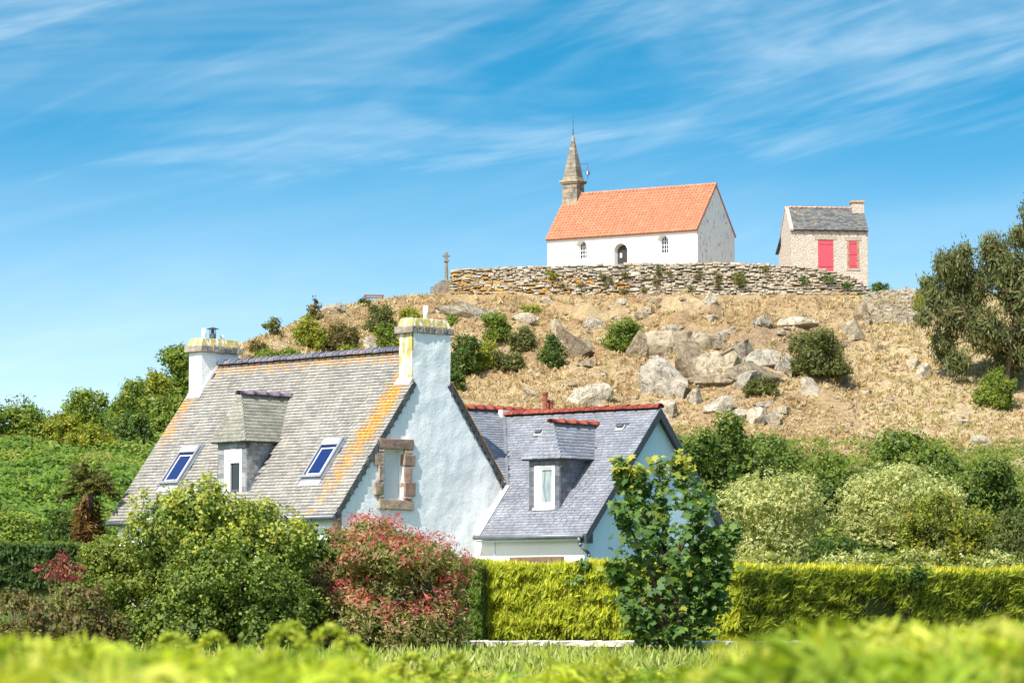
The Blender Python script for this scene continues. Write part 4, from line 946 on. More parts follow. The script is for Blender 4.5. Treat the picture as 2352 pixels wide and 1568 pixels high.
def small_stones():
    r = np.random.default_rng(5); mb_v = []; mb_f = []; mb_c = []; n0 = 0
    vs = []
    for s in range(5):
        b = stone_variant(s+300, (1, 1, 1)); vs.append((np.array(b.v), b.f))
    mb = MB()
    for k in range(900):
        if k < 260: px, py = r.uniform(1990, 2105)+0, r.uniform(672, 745)
        else:
            px, py = r.uniform(560, 2330), r.uniform(690, 1000)
        if k >= 260 and vnoise(px/60., py/40., 1.) < .3: continue
        x, y, z = ground_hit(px, py)
        if y > 290 or y < 170: continue
        s = (r.uniform(.25, .8) if k < 260 else r.uniform(.15, .35)+.75*r.random()**4); V, F = vs[k % 5]; a = r.uniform(0, 6.28); ca, sa = math.cos(a), math.sin(a)
        Q = V*np.array((s, s*.8, s*.5)); Q = np.stack([Q[:, 0]*ca-Q[:, 1]*sa, Q[:, 0]*sa+Q[:, 1]*ca, Q[:, 2]], 1)+np.array((x, y, z+.06)); g = r.uniform(.85, 1.2)
        mb.add(Q, F, (g, g*.96, g*.88))
    tag(mb.build('loose_stones', M_ROCK), 'pale loose stones scattered over the dry slope and steps', 'stones', kind='stuff')
small_stones()
# ------------------------------------------------------------------ vegetation
def unit(a): return a/np.maximum(np.linalg.norm(a, axis=1, keepdims=True), 1e-9)
SHAPES = {'kite': np.array([(0, -.5), (.27, -.02), (0, .5), (-.27, -.02)]), 'blade': np.array([(0, -.5), (.09, -.1), (0, .5), (-.09, -.1)]),
          'long': np.array([(0, -.5), (.13, 0), (0, .5), (-.13, 0)]), 'round': np.array([(0, -.5), (.36, 0), (0, .42), (-.36, 0)]),
          'maple': np.array([(0, -.5), (.10, -.28), (.42, -.34), (.32, -.08), (.52, .12), (.26, .16), (.0, .56), (-.26, .16), (-.52, .12), (-.32, -.08), (-.42, -.34), (-.10, -.28)])}
def leaf_geo(C, Nn, T, size, shape, curl=.0):
    """one polygon per leaf: C centres, Nn normals, T long-axis hints"""
    Nn = unit(Nn); B = unit(np.cross(Nn, T)); T = np.cross(B, Nn); S = SHAPES[shape]; k = len(S); size = np.asarray(size).reshape(-1, 1)
    V = np.concatenate([(C+size*(S[i, 0]*B+S[i, 1]*T-curl*(S[i, 1]**2+abs(S[i, 0]))*Nn))[:, None, :] for i in range(k)], 1)
    F = np.arange(len(C)*k).reshape(-1, k); return V.reshape(-1, 3), F
def lobes_for(rx, ry, rz, n, r, conical=0., main=.74, skirt=0):
    L = [(0, 0, -rz*.08, rx*main, ry*main, rz*(main+.08))]
    for i in range(n):
        d = r.normal(size=3); d /= np.linalg.norm(d); d[2] = d[2]*.9+.12
        q = r.uniform(.26, .46); k = 1-q*.8; cx, cy, cz = d[0]*rx*k, d[1]*ry*k, d[2]*rz*k
        if conical: f = 1-conical*max(0, (cz/rz+.2)); cx *= f; cy *= f
        m = min(rx, rz)*q; L.append((cx, cy, cz, m*r.uniform(.95, 1.35)*(rx/min(rx, rz))**.3, m*1.1, m*r.uniform(.8, 1.1)))
    for i in range(skirt):
        a = 6.283*(i+r.uniform(-.3, .3))/max(skirt, 1); q = r.uniform(.34, .46); m = min(rx, rz)*q; L.append((math.cos(a)*(rx-m), math.sin(a)*(ry-m), -rz*r.uniform(.45, .75), m*1.1, m*1.1, m*1.15))
    return np.array(L)
def cloud(L, n, leaf, pal, r, per=9, shape='kite', depth=.16, up=.45, droop=0., clump=1.6, zmin=None, tips=None, tiph=.55, var=.22, inner=.18, core=.22):
    """leaves in small sprays over the surface of the lobes"""
    nc = max(12, int(n/per)); area = (L[:, 3]*L[:, 5]); p = area/area.sum()
    k = r.choice(len(L), nc*2, p=p); d = unit(r.normal(size=(nc*2, 3)))
    rad = 1-np.abs(r.normal(size=(nc*2, 1)))*depth; ins = r.random((nc*2, 1)) < inner; rad = np.where(ins, r.uniform(.35, .9, (nc*2, 1)), rad)
    c = L[k, :3]+d*L[k, 3:6]*rad
    c += .10*L[k, 3:4]*np.sin(c*9/np.maximum(L[0, 3], .3)+k[:, None])
    dm = np.full(len(c), 9.)
    for j in range(len(L)):
        q = np.linalg.norm((c-L[j, :3])/L[j, 3:6], axis=1); q = np.where(k == j, 9, q); dm = np.minimum(dm, q)
    ok = (dm > .80) | ins[:, 0]
    if zmin is not None: ok &= c[:, 2] > zmin
    c, d = c[ok][:nc], d[ok][:nc]; m = len(c)
    zlo, zhi = c[:, 2].min(), c[:, 2].max()
    ci = np.repeat(np.arange(m), per); off = unit(r.normal(size=(m*per, 3)))*r.random((m*per, 1))**.5*leaf*clump
    C = c[ci]+off; out = unit(d[ci]*.9+off/(leaf*clump)*.7+np.array((0, 0, up)))
    Nn = unit(out+r.normal(size=(m*per, 3))*.55); T = unit(out*.3+r.normal(size=(m*per, 3))*.7+np.array((0, 0, -droop)))
    if droop > .9: Nn = unit(r.normal(size=(m*per, 3))*np.array((1, 1, .35)))
    V, F = leaf_geo(C, Nn, T, leaf*r.uniform(.6, 1.25, m*per), shape, .25)
    n2 = int(n*core); k2 = r.choice(len(L), n2, p=p); d2 = unit(r.normal(size=(n2, 3))); C2 = L[k2, :3]+d2*L[k2, 3:6]*r.uniform(.35, .84, (n2, 1))
    if zmin is not None: C2[:, 2] = np.maximum(C2[:, 2], zmin)
    V2, F2 = leaf_geo(C2, unit(d2+r.normal(size=(n2, 3))*.5), r.normal(size=(n2, 3)), leaf*r.uniform(1.5, 2.6, n2), shape, .2)
    pal = np.array(pal); c2 = pal[r.integers(0, len(pal), n2)]; cc = pal[r.integers(0, len(pal), m)]*r.uniform(1-var, 1+var, (m, 1))
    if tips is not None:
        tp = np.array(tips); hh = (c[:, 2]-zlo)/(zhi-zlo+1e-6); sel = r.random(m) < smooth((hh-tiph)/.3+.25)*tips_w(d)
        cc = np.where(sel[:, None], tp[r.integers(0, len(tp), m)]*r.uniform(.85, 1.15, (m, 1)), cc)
    lc = cc[ci]*r.uniform(.75, 1.25, (m*per, 1)); lc[:, 0] *= r.uniform(.85, 1.15, m*per)
    k = len(SHAPES[shape]); return np.concatenate([V, V2]), np.concatenate([F, F2+len(V)]), np.concatenate([np.repeat(lc, k, 0), np.repeat(c2, k, 0)])
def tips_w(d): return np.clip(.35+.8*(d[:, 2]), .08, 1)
def stems(rx, rz, h0, r, n=5, rad=.05):
    b = MB()
    for i in range(n):
        a = r.uniform(0, 6.28); e = r.uniform(.3, .75); p1 = (rx*e*.45*math.cos(a), rx*e*.4*math.sin(a), h0*.55); p2 = (rx*e*math.cos(a), rx*e*.8*math.sin(a), h0+rz*r.uniform(-.1, .5))
        b.tube([(p1[0]*.15, p1[1]*.15, -.3), p1, p2], [rad, rad*.75, rad*.3], 6)
    return b
DG = [(.075, .13, .026), (.105, .165, .032), (.06, .108, .028), (.15, .20, .036)]
MG = [(.16, .23, .035), (.20, .27, .04), (.125, .19, .032), (.25, .29, .042)]
YG = [(.24, .27, .03), (.29, .31, .035), (.19, .24, .03), (.33, .32, .04)]
OL = [(.13, .145, .042), (.16, .17, .05), (.10, .125, .04), (.19, .19, .06)]
BR = [(.22, .16, .06), (.17, .15, .05), (.26, .20, .08), (.13, .14, .045)]
PALE = [(.42, .45, .17), (.50, .51, .21), (.35, .39, .14), (.55, .54, .26)]
def bush(name, label, px, top, bot, wpx, D=None, pal=MG, leaf_px=9, dens=3.4, n_lobe=9, seed=None, group=None, cat='bush', shape='kite', conical=0., depth=.16, tips=None, tiph=.5, clump=1.6, up=.45, droop=0., per=9, main=.74, inner=.18, core=.22, parts=('crown', 'stem'), trunk=None, skirt=None):
    seed = seed or int(px*7+top); r = np.random.default_rng(seed)
    if D is None: x, D, gz = ground_hit(px, bot)
    else: x = at(px, bot, D)[0]; gz = float(zt(x, D))
    zb, ztop = float(zat(bot, D)), float(zat(top, D)); s = D/FPX; rx = wpx*.5*s; rz = max((ztop-zb)/2, .1); leaf = leaf_px*s
    D2 = D+rx*.5; gz2 = float(zt(x, D2)) if D > 100 else gz
    root = thing(name, (x, D2, gz2), label, cat, group=group); sc = D2/D; cz = ((zb+ztop)/2-EYE)*sc+EYE-gz2
    L = lobes_for(rx, rx*.85, rz, n_lobe, r, conical, main, skirt if skirt is not None else (7 if D > 100 else 11)); L[:, 2] += cz
    n = int(dens*1.5*4*rx*rz/(leaf*leaf*.30))
    V, F, c = cloud(L, n, leaf, pal, r, per, shape, depth, up, droop, clump, -.1, tips, tiph, inner=inner, core=core)
    link(parts[0], np_mesh(parts[0], V, F, M_LEAF, c), root)
    (trunk or stems(rx, rz, max(cz, .3), r, 5, max(.025, rx*.035))).build(parts[1], M_BARK, root)
    return root
HB = 'bushes on the rocky hillside'; LB = 'bushes on the left slope'; RB = 'bushes between hedge and hill'
# left of the cottage, on the slope
bush('bush', 'round green bush at the left picture edge on the skyline', 38, 893, 1045, 190, 150, MG, 8, group=LB)
bush('bush', 'domed ivy green bush on the skyline, second from the left edge', 196, 894, 1012, 120, 158, MG, 8, group=LB)
bush('bush', 'loose green bush in the dip between the two left domed bushes', 128, 950, 1040, 130, 150, YG, 8, group=LB)
bush('bush', 'green bush on the skyline left of the far chimney slope', 298, 868, 990, 110, 166, MG, 8, group=LB)
bush('bush', 'tall ivy covered bush on the skyline touching the far chimney', 412, 772, 925, 105, 200, MG, 8, n_lobe=12, group=LB)
bush('bush', 'broad green bush low beside the cottage roof edge', 372, 895, 1000, 130, 160, MG, 8, group=LB)
bush('bush', 'dark green bush below the tan rock', 285, 945, 1020, 130, 150, DG, 8, group=LB)
bush('bush', 'yellow-green bush above the fern slope', 205, 975, 1030, 130, 146, YG, 7, group=LB)
bush('bush', 'small green shrub just left of the far chimney base', 355, 850, 905, 70, 182, YG, 7, group=LB)
bush('bush', 'tall wispy dark green shrub behind the left clipped hedge', 135, 1150, 1255, 75, 98, DG, 8, 2.2, group=LB)
bush('bush', 'pale green leafy shrub at the left edge above the clipped hedge', 30, 1170, 1265, 130, 100, MG, 10, group=LB)
# rocky hill
bush('bush', 'small airy tree-like shrub on the skyline above the cottage ridge', 625, 726, 778, 48, None, OL, 6, 1.2, group=HB, depth=.35, skirt=0)
bush('bush', 'brown topped shrub sticking up on the skyline', 722, 684, 735, 36, None, BR, 6, 2., group=HB)
bush('bush', 'yellow-green gorse bush on the ridge left of the grey rock', 712, 718, 805, 78, None, YG, 6, group=HB)
bush('bush', 'brown and olive scrub beside the yellow gorse', 778, 738, 815, 105, None, BR, 6, group=HB)
bush('bush', 'olive scrub under the wooden bench', 872, 698, 768, 84, None, OL, 6, group=HB)
bush('bush', 'bright green shrub left of the near chimney', 888, 742, 808, 64, None, MG, 6, group=HB)
bush('bush', 'low yellow-green shrub behind the near chimney cap', 942, 708, 742, 54, None, YG, 6, group=HB)
bush('bush', 'green shrub peeking over the cottage ridge near the far chimney', 610, 798, 840, 80, 205, MG, 6, group=HB)
bush('bush', 'green shrub peeking over the middle of the cottage ridge', 672, 796, 838, 70, 205, MG, 6, group=HB)
bush('bush', 'low shrub peeking over the right half of the cottage ridge', 800, 792, 826, 70, 215, YG, 6, group=HB)
bush('bush', 'dry brown scrub on the ridge above the left shrubs', 585, 782, 815, 60, None, BR, 6, group=HB)
bush('bush', 'small dark bush beside the bench end', 838, 684, 702, 28, None, DG, 5, group=HB)
bush('bush', 'dark green bush hugging the right side of the near chimney', 1062, 748, 872, 74, None, DG, 6, group=HB)
bush('bush', 'small green tuft above the near chimney right corner', 1042, 722, 752, 34, None, MG, 5, group=HB)
bush('bush', 'dark shrub lower right of the near chimney', 1044, 838, 902, 48, None, DG, 6, group=HB)
bush('bush', 'bushy bright green tree on the slope right of the near chimney', 1142, 706, 800, 72, None, MG, 6, group=HB)
bush('bush', 'yellow-green shrub below the bright green tree', 1112, 775, 855, 66, None, YG, 6, group=HB)
bush('bush', 'olive brown scrub right of the bright green tree', 1204, 742, 812, 72, None, OL, 6, group=HB)
bush('bush', 'dull green scrub at the foot of the shrub group by the chimney', 1162, 800, 862, 90, None, OL, 6, group=HB)
bush('bush', 'conical dark green bush standing alone on the dry slope', 1268, 762, 850, 66, None, DG, 6, group=HB, conical=.5, n_lobe=12)
bush('bush', 'round bright green bush beside the dark brown block', 1430, 728, 816, 88, None, MG, 6, group=HB, n_lobe=12)
bush('bush', 'large dark olive bush on the right of the outcrop', 1882, 742, 882, 156, None, OL, 6, group=HB, n_lobe=14, depth=.24)
bush('bush', 'small olive bush below the outcrop', 1747, 863, 912, 84, None, OL, 6, group=HB)
bush('bush', 'green bush on the bare slope under the eucalyptus', 2284, 838, 940, 92, None, MG, 6, group=HB)
bush('bush', 'dark low bush right of the hut base', 2022, 648, 672, 44, None, DG, 5, group=HB)
bush('bush', 'small bush on the path crest left of the eucalyptus', 2120, 662, 720, 46, None, YG, 6, group=HB)
bush('bush', 'faint green creeper on the rocks right of the green tree', 1215, 700, 722, 60, None, YG, 5, 2., group=HB)
# between hill and hedge, right
bush('evergreen_bush', 'big evergreen bush behind the annex gable', 1652, 938, 1210, 250, 112, DG+MG[:1], 9, n_lobe=14, group=RB, tips=[(.16, .22, .04), (.19, .24, .045)], tiph=.4)  # on these evergreens, tips paint bright highlights into the upper leaves' colour
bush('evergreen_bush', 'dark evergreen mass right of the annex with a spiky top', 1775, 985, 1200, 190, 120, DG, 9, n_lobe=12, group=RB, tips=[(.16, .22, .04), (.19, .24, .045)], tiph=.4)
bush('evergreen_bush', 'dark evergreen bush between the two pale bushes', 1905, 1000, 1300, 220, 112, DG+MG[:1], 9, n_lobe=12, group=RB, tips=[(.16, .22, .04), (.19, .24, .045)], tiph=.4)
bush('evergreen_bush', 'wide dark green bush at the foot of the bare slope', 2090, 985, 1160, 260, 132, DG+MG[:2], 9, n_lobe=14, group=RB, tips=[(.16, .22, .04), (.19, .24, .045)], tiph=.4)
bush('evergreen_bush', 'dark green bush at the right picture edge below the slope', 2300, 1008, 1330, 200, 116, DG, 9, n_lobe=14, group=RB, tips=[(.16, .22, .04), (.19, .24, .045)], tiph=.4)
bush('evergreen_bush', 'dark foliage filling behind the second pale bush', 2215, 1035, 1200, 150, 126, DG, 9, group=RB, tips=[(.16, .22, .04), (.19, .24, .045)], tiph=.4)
bush('pale_bush', 'pale cream-green feathery bush right of the annex gable', 1782, 1076, 1312, 262, 104, PALE, 6, 3.0, n_lobe=34, group=RB, clump=1.2, main=.86)
bush('pale_bush', 'pale cream-green feathery bush further right, larger of the two', 2085, 1058, 1312, 312, 107, PALE, 6, 3.0, n_lobe=40, group=RB, clump=1.2, main=.86)
bush('bush', 'yellow-green shrub in front of the larger pale bush', 2180, 1130, 1320, 230, 96, YG+OL[:2], 8, group=RB, n_lobe=14)
bush('bush', 'olive shrub in front of the dark right edge bush', 2330, 1150, 1330, 150, 95, OL+DG[:2], 8, group=RB, n_lobe=12)
bush('evergreen_bush', 'small dark bush low between the two pale bushes', 1925, 1215, 1335, 150, 99, DG, 8, group=RB)
for k, (px, lab) in enumerate(((1745, 'cream flowering shrub above the hedge by the maple'), (1960, 'cream flowering shrub above the middle of the right hedge'), (2120, 'cream flowering shrub left of the yellow-green shrub'), (2290, 'cream flowering shrub above the hedge at the right edge'))):
    bush('flowering_shrub', lab, px, 1262, 1330, 190, 88, PALE+YG[:2], 8, 2.6, group=RB)

# ---- garden in front of the cottage
FG = 'garden shrubs before the cottage'
GS = [(.17, .24, .045), (.21, .28, .05), (.13, .19, .04), (.27, .32, .055), (.11, .16, .035)]
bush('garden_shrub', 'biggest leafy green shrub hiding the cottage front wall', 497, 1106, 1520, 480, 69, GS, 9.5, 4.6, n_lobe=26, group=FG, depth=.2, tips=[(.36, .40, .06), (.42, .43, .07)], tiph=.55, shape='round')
bush('garden_shrub', 'lighter small-leaved shrub left of the biggest green shrub', 240, 1226, 1520, 240, 69.5, [(.22, .27, .05), (.27, .31, .06), (.17, .23, .045)], 9, 6., n_lobe=18, group=FG)
bush('garden_shrub', 'dark green shrub between the biggest shrub and the red one', 715, 1185, 1500, 210, 71.0, GS[:3]+DG, 11, 3.8, n_lobe=12, group=FG, shape='round')
bush('photinia_shrub', 'round photinia shrub with red young leaves before the white gable', 885, 1182, 1505, 400, 70.6, [(.22, .25, .055), (.33, .32, .12), (.16, .20, .045), (.42, .34, .17)], 12, 5.6, n_lobe=24, group=FG, shape='long', tips=[(.55, .11, .12), (.58, .18, .17), (.48, .08, .09), (.50, .26, .17)], tiph=.16, depth=.12, core=.7)
bush('garden_shrub', 'low olive-brown bush at the lower left', 120, 1335, 1530, 350, 64, [(.17, .16, .05), (.21, .20, .06), (.20, .12, .06), (.13, .14, .04)], 10, 4., n_lobe=16, group=FG)
bush('garden_shrub', 'sparse burgundy-leaved shrub by the left clipped hedge', 135, 1268, 1350, 150, 68, [(.22, .04, .05), (.30, .07, .07), (.36, .18, .11)], 9, .55, n_lobe=10, group=FG, depth=.5, skirt=0)
bush('garden_shrub', 'glossy dark shrub growing through the yellow hedge', 1335, 1268, 1385, 96, 74.72, [(.07, .14, .04), (.10, .18, .05), (.16, .24, .07)], 14, 1.6, n_lobe=6, group=FG, depth=.45, shape='round', skirt=0)
bush('garden_shrub', 'leafy green sapling growing through the right hedge', 2078, 1284, 1350, 120, 76.5, [(.07, .12, .03), (.10, .16, .035), (.14, .2, .04)], 13, 1.2, n_lobe=5, group=FG, depth=.45, skirt=0)
def maple():
    D = 70.5; r = np.random.default_rng(5); x = at(1540, 1490, D)[0]; gz = float(zt(x, D)); s = D/FPX
    root = thing('maple_tree', (x, D, gz), 'young maple tree with lobed leaves and yellow tips before the annex gable', 'tree')
    P = lambda px, py, dy=0: np.array(((px-1540)*s, dy, float(zat(py, D))-gz))
    br = [((1540, 1510), (1532, 1380), (1528, 1220), (1515, 1060)), ((1545, 1500), (1570, 1340), (1590, 1230), (1598, 1165)), ((1540, 1470), (1500, 1330), (1450, 1220), (1412, 1170)),
          ((1535, 1300), (1480, 1180), (1445, 1110), (1425, 1062)), ((1545, 1300), (1600, 1180), (1568, 1100), (1558, 1048)), ((1550, 1420), (1620, 1300), (1665, 1240), (1690, 1215)),
          ((1548, 1460), (1590, 1400), (1640, 1340), (1668, 1300)), ((1535, 1450), (1480, 1390), (1430, 1330), (1400, 1300)), ((1540, 1350), (1500, 1250), (1470, 1150), (1468, 1075)), ((1545, 1480), (1600, 1440), (1630, 1400), (1650, 1370)), ((1538, 1490), (1490, 1450), (1465, 1420), (1450, 1395)), ((1545, 1400), (1575, 1320), (1615, 1270), (1640, 1225))]
    b = MB(); C = []
    for k, pts in enumerate(br):
        dys = [0]+list(np.cumsum(r.uniform(-.45, .35, 3))); q = [P(*p, dy) for p, dy in zip(pts, dys)]
        b.tube(q, [.05, .035, .022, .01] if k else [.075, .055, .04, .012], 7)
        for i in range(3):
            m = 9 if i else 4
            for t in np.linspace(.1, 1, m): C.append((q[i]+(q[i+1]-q[i])*t, .30-.10*i))
    b.build('trunk', M_BARK, root)
    c = np.array([q for q, _ in C]); rad = np.array([q for _, q in C]); per = 15; n = len(c)*per; ci = np.repeat(np.arange(len(c)), per)
    off = r.normal(size=(n, 3))*rad[ci][:, None]*np.array((.9, .9, .8)); Cc = c[ci]+off
    zf = np.clip((Cc[:, 2]-1.2)/3.0, 0, 1)
    Nn = unit(np.array((-.2, -.45, .75))+r.normal(size=(n, 3))*.5); T = unit(np.stack([off[:, 0], off[:, 1], -np.abs(off[:, 2])-.12], 1)+r.normal(size=(n, 3))*.15)
    V, F = leaf_geo(Cc, Nn, T, r.uniform(.10, .21, n), 'maple', .35)
    g = np.array([(.09, .17, .04), (.115, .205, .045), (.07, .14, .04), (.17, .25, .05)])[r.integers(0, 4, n)]
    tipm = (np.linalg.norm(off, axis=1) > .12) & (r.random(n) < .012+.85*smooth((zf-.62)/.3))
    g = np.where(tipm[:, None], np.array((.38, .37, .05))*r.uniform(.8, 1.2, (n, 1)), g*r.uniform(.8, 1.25, (n, 1)))
    link('crown', np_mesh('crown', V, F, M_LEAF, np.repeat(g, 12, 0)), root)
maple()
def eucalyptus():
    r = np.random.default_rng(12); x, D, gz = ground_hit(2310, 905); s = D/FPX
    root = thing('eucalyptus_tree', (x, D, gz), 'drooping eucalyptus with olive and rust leaves at the right edge of the hill', 'tree')
    P = lambda px, py, dy=0.: np.array(((px-2310)*s, dy, float(zat(py, D))-gz))
    L = []
    for (px, py, wx, wy) in ((2180, 620, 80, 100), (2230, 660, 110, 130), (2300, 620, 120, 130), (2350, 680, 130, 170), (2190, 720, 100, 90), (2260, 760, 120, 110), (2170, 790, 60, 100), (2195, 835, 56, 60), (2330, 800, 110, 110), (2310, 870, 70, 90), (2275, 575, 70, 70), (2350, 545, 70, 60), (2385, 500, 90, 90), (2385, 440, 40, 60), (2150, 690, 66, 70), (2420, 620, 140, 200), (2215, 585, 50, 60), (2140, 650, 50, 40), (2420, 780, 140, 160), (2120, 735, 40, 40)):
        p = P(px, py, r.uniform(-1.2, 1.2)); L.append((*p, wx*.5*s, wx*.5*s, wy*.55*s))
    L = np.array(L); n = 32000
    V, F, c = cloud(L, n, .36, [(.12, .14, .05), (.17, .19, .07), (.075, .09, .04), (.27, .28, .13), (.19, .15, .07), (.15, .18, .06), (.20, .23, .08)], r, 8, 'long', .42, .0, 1.6, 1.5, inner=.3)
    link('crown', np_mesh('crown', V, F, M_LEAF, c), root)
    b = MB(); b.tube([(0, 0, -.5), P(2316, 850), P(2330, 760), P(2340, 640), P(2370, 520), P(2385, 430)], [.2, .18, .15, .11, .07, .02], 8)
    for tgt in ((2180, 640), (2300, 600), (2200, 740), (2240, 690), (2350, 560), (2420, 640), (2410, 760), (2160, 800), (2200, 840)):
        a = P(2325, 780 if tgt[1] > 650 else 700); m = (a+P(*tgt))/2+np.array((0, 0, .4)); b.tube([a, m, P(*tgt)], [.08, .055, .02], 6)
    b.build('trunk', M_BARK, root)
eucalyptus()
def palm():
    r = np.random.default_rng(9); D = 92; x = at(204, 1235, D)[0]; gz = float(zt(x, D)); s = D/FPX
    root = thing('palm_tree', (x, D, gz), 'shaggy palm with a skirt of dead brown fronds left of the cottage', 'palm tree')
    zc = float(zat(1130, D))-gz; b = MB()
    for i in range(10): b.cyl((0, 0, -.3+i*(zc+.3)/10), (0, 0, -.3+(i+1)*(zc+.3)/10), .17-.004*i, .13-.004*i, 10)
    b.build('trunk', M_BARK, root)
    mats = []
    def frond(az, el, ln, pal, sag, nm):
        C = []; T = []; 
        pts = [np.array((0, 0, zc if nm == 'frond' else zc*r.uniform(.6, 1.02)))]; d = np.array((math.cos(az)*math.cos(el), math.sin(az)*math.cos(el), math.sin(el)))
        for i in range(8): pts.append(pts[-1]+d*ln/8); d = d+np.array((0, 0, -sag/8)); d /= np.linalg.norm(d)
        bb = MB(); bb.tube(pts, [.018]*5+[.012]*4, 5, pal[0]); st = np.cross(d, (0, 0, 1)); st /= np.linalg.norm(st)+1e-6
        for t in np.linspace(.35, 1, 13):
            i = min(int(t*8), 7); p = pts[i]+(pts[i+1]-pts[i])*(t*8-i); dd = unit((pts[min(i+1, 8)]-pts[max(i-1, 0)])[None])[0]
            for sg in (-1, 1):
                C.append(p); T.append(unit((dd*.8+sg*st*.75+np.array((0, 0, -.25)))[None])[0])
        C, T = np.array(C), np.array(T); ll = .42; V, F = leaf_geo(C+T*ll/2, unit(np.array((0, 0, 1.))+r.normal(size=C.shape)*.35), T, np.full(len(C), ll), 'blade')
        for f in F: bb.add([V[i] for i in f], [[0, 1, 2, 3]], tuple(np.array(pal[r.integers(0, len(pal))])*r.uniform(.8, 1.2)))
        bb.build(nm, M_LEAF, root)
    for i in range(26): frond(r.uniform(0, 6.28), r.uniform(.3, 1.4), r.uniform(.5, .8), [(.15, .15, .05), (.20, .18, .06), (.11, .12, .04)], r.uniform(.6, 1.3), 'frond')
    for i in range(64): frond(r.uniform(0, 6.28), r.uniform(-1.25, -.35), r.uniform(.45, .7), [(.24, .14, .06), (.30, .19, .08), (.17, .11, .06)], 1.6, 'dead_frond')
palm()
# ------------------------------------------------------------------ hedges
def hedge(name, label, pts, width, n, pal, top_pal, blade, core, shape='blade', lean=.5, group='clipped garden hedges', droopdir=(0, 0, 1.), holes=()):
    """pts: (px, D, top_row, bottom_row) along the front face"""
    r = np.random.default_rng(abs(int(pts[0][0]))+99); W = [np.array((*at(p[0], p[3], p[1])[:2], float(zat(p[3], p[1])), float(zat(p[2], p[1])))) for p in pts]
    o = np.array((W[0][0], W[0][1], 1.1)); root = thing(name, o, label, 'hedge', group=group)
    b = MB(); C = []; Nn = []; Tt = []; Cc = []; dn = np.array(droopdir)
    tot = sum(np.linalg.norm(W[i+1][:2]-W[i][:2]) for i in range(len(W)-1))
    pal = np.array(pal); tpal = np.array(top_pal)
    for i in range(len(W)-1):
        a, c = W[i], W[i+1]; u = np.array((*(c[:2]-a[:2]), 0)); Ls = np.linalg.norm(u); u /= Ls; nf = np.array((u[1], -u[0], 0)); 
        if nf[1] > 0: nf = -nf
        d = -nf*width; za0, za1, zc0, zc1 = a[2]-1.1, a[3]-1.1, c[2]-1.1, c[3]-1.1; A = np.array((a[0]-o[0], a[1]-o[1], 0)); Cq = np.array((c[0]-o[0], c[1]-o[1], 0)); ins = -nf*.10; e = np.array((0, 0, 1.))
        b.hexa([A+ins+e*(za0-.5), Cq+ins+e*(zc0-.5), Cq+d+e*(zc0-.5), A+d+e*(za0-.5), A+ins+e*(za1-.1), Cq+ins+e*(zc1-.1), Cq+d+e*(zc1-.1), A+d+e*(za1-.1)])
        k = int(n*Ls/tot); t = r.random(k); f = r.random(k)**.9; base = A+(Cq-A)*t[:, None]; z0 = za0+(zc0-za0)*t; z1 = za1+(zc1-za1)*t
        wob = .07*vnoise(t*Ls*3, f*5, 1.)+.05*vnoise(t*Ls*9, f*14, 1.)
        p = base+nf*(wob+r.uniform(-.10, .05, k))[:, None]; p[:, 2] = z0+(z1-z0)*f
        pxv = 1176+FPX*(p[:, 0]+o[0])/(p[:, 1]+o[1]); keep = np.ones(k, bool)
        for (hx, hz, hw, hh) in holes: keep &= (((pxv-hx)/hw)**2+((f-hz)/hh)**2 > r.uniform(.7, 1.3, k)) | (r.random(k) < .05)
        C.append(p[keep]); m = keep.sum(); Nn.append(unit(nf+r.normal(size=(m, 3))*.55)); Tt.append(unit(nf*lean+dn+r.normal(size=(m, 3))*.33)); Cc.append(pal[r.integers(0, len(pal), m)]*r.uniform(.75, 1.2, (m, 1))*(1+.15*wob[keep]/.1)[:, None])
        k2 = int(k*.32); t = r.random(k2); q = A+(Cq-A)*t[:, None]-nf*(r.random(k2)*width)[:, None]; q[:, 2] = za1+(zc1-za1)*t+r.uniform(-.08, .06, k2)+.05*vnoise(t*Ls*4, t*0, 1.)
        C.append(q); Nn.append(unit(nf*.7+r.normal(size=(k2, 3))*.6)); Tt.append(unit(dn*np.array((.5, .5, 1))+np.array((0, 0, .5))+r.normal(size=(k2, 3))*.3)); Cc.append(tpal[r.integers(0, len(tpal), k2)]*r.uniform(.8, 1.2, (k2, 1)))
    b.build('branches', core, root)
    C, Nn, Tt, Cc = (np.concatenate(q) for q in (C, Nn, Tt, Cc)); sz = blade*r.uniform(.55, 1.25, len(C))
    V, F = leaf_geo(C+Tt*sz[:, None]*.25, Nn, Tt, sz, shape, .1); link('foliage', np_mesh('foliage', V, F, M_LEAF, np.repeat(Cc, len(SHAPES[shape]), 0)), root)
M_HCORE = simple('hedge_twigs', (.075, .085, .02), (.05, .06, .016), 9, .95, .8, 20, .05)
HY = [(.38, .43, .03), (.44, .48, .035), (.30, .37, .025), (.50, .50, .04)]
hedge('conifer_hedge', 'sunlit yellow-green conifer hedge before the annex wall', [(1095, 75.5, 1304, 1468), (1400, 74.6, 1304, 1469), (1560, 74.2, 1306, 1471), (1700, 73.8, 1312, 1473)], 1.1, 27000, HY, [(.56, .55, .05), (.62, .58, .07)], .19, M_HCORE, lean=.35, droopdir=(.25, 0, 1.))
hedge('conifer_hedge', 'darker conifer hedge with bright yellow top right of the maple', [(1700, 73.8, 1310, 1475), (2000, 76.2, 1316, 1475), (2200, 77.8, 1320, 1478), (2480, 80.0, 1316, 1480), (2900, 83.5, 1318, 1478)], 1.2, 44000, [(.20, .25, .02), (.26, .31, .025), (.15, .20, .018), (.32, .34, .03)], [(.56, .55, .045), (.62, .58, .06)], .21, M_HCORE, lean=.45, droopdir=(.55, 0, .8), holes=((2015, .48, 42, .22), (1960, .6, 26, .12), (2270, .55, 30, .12)))
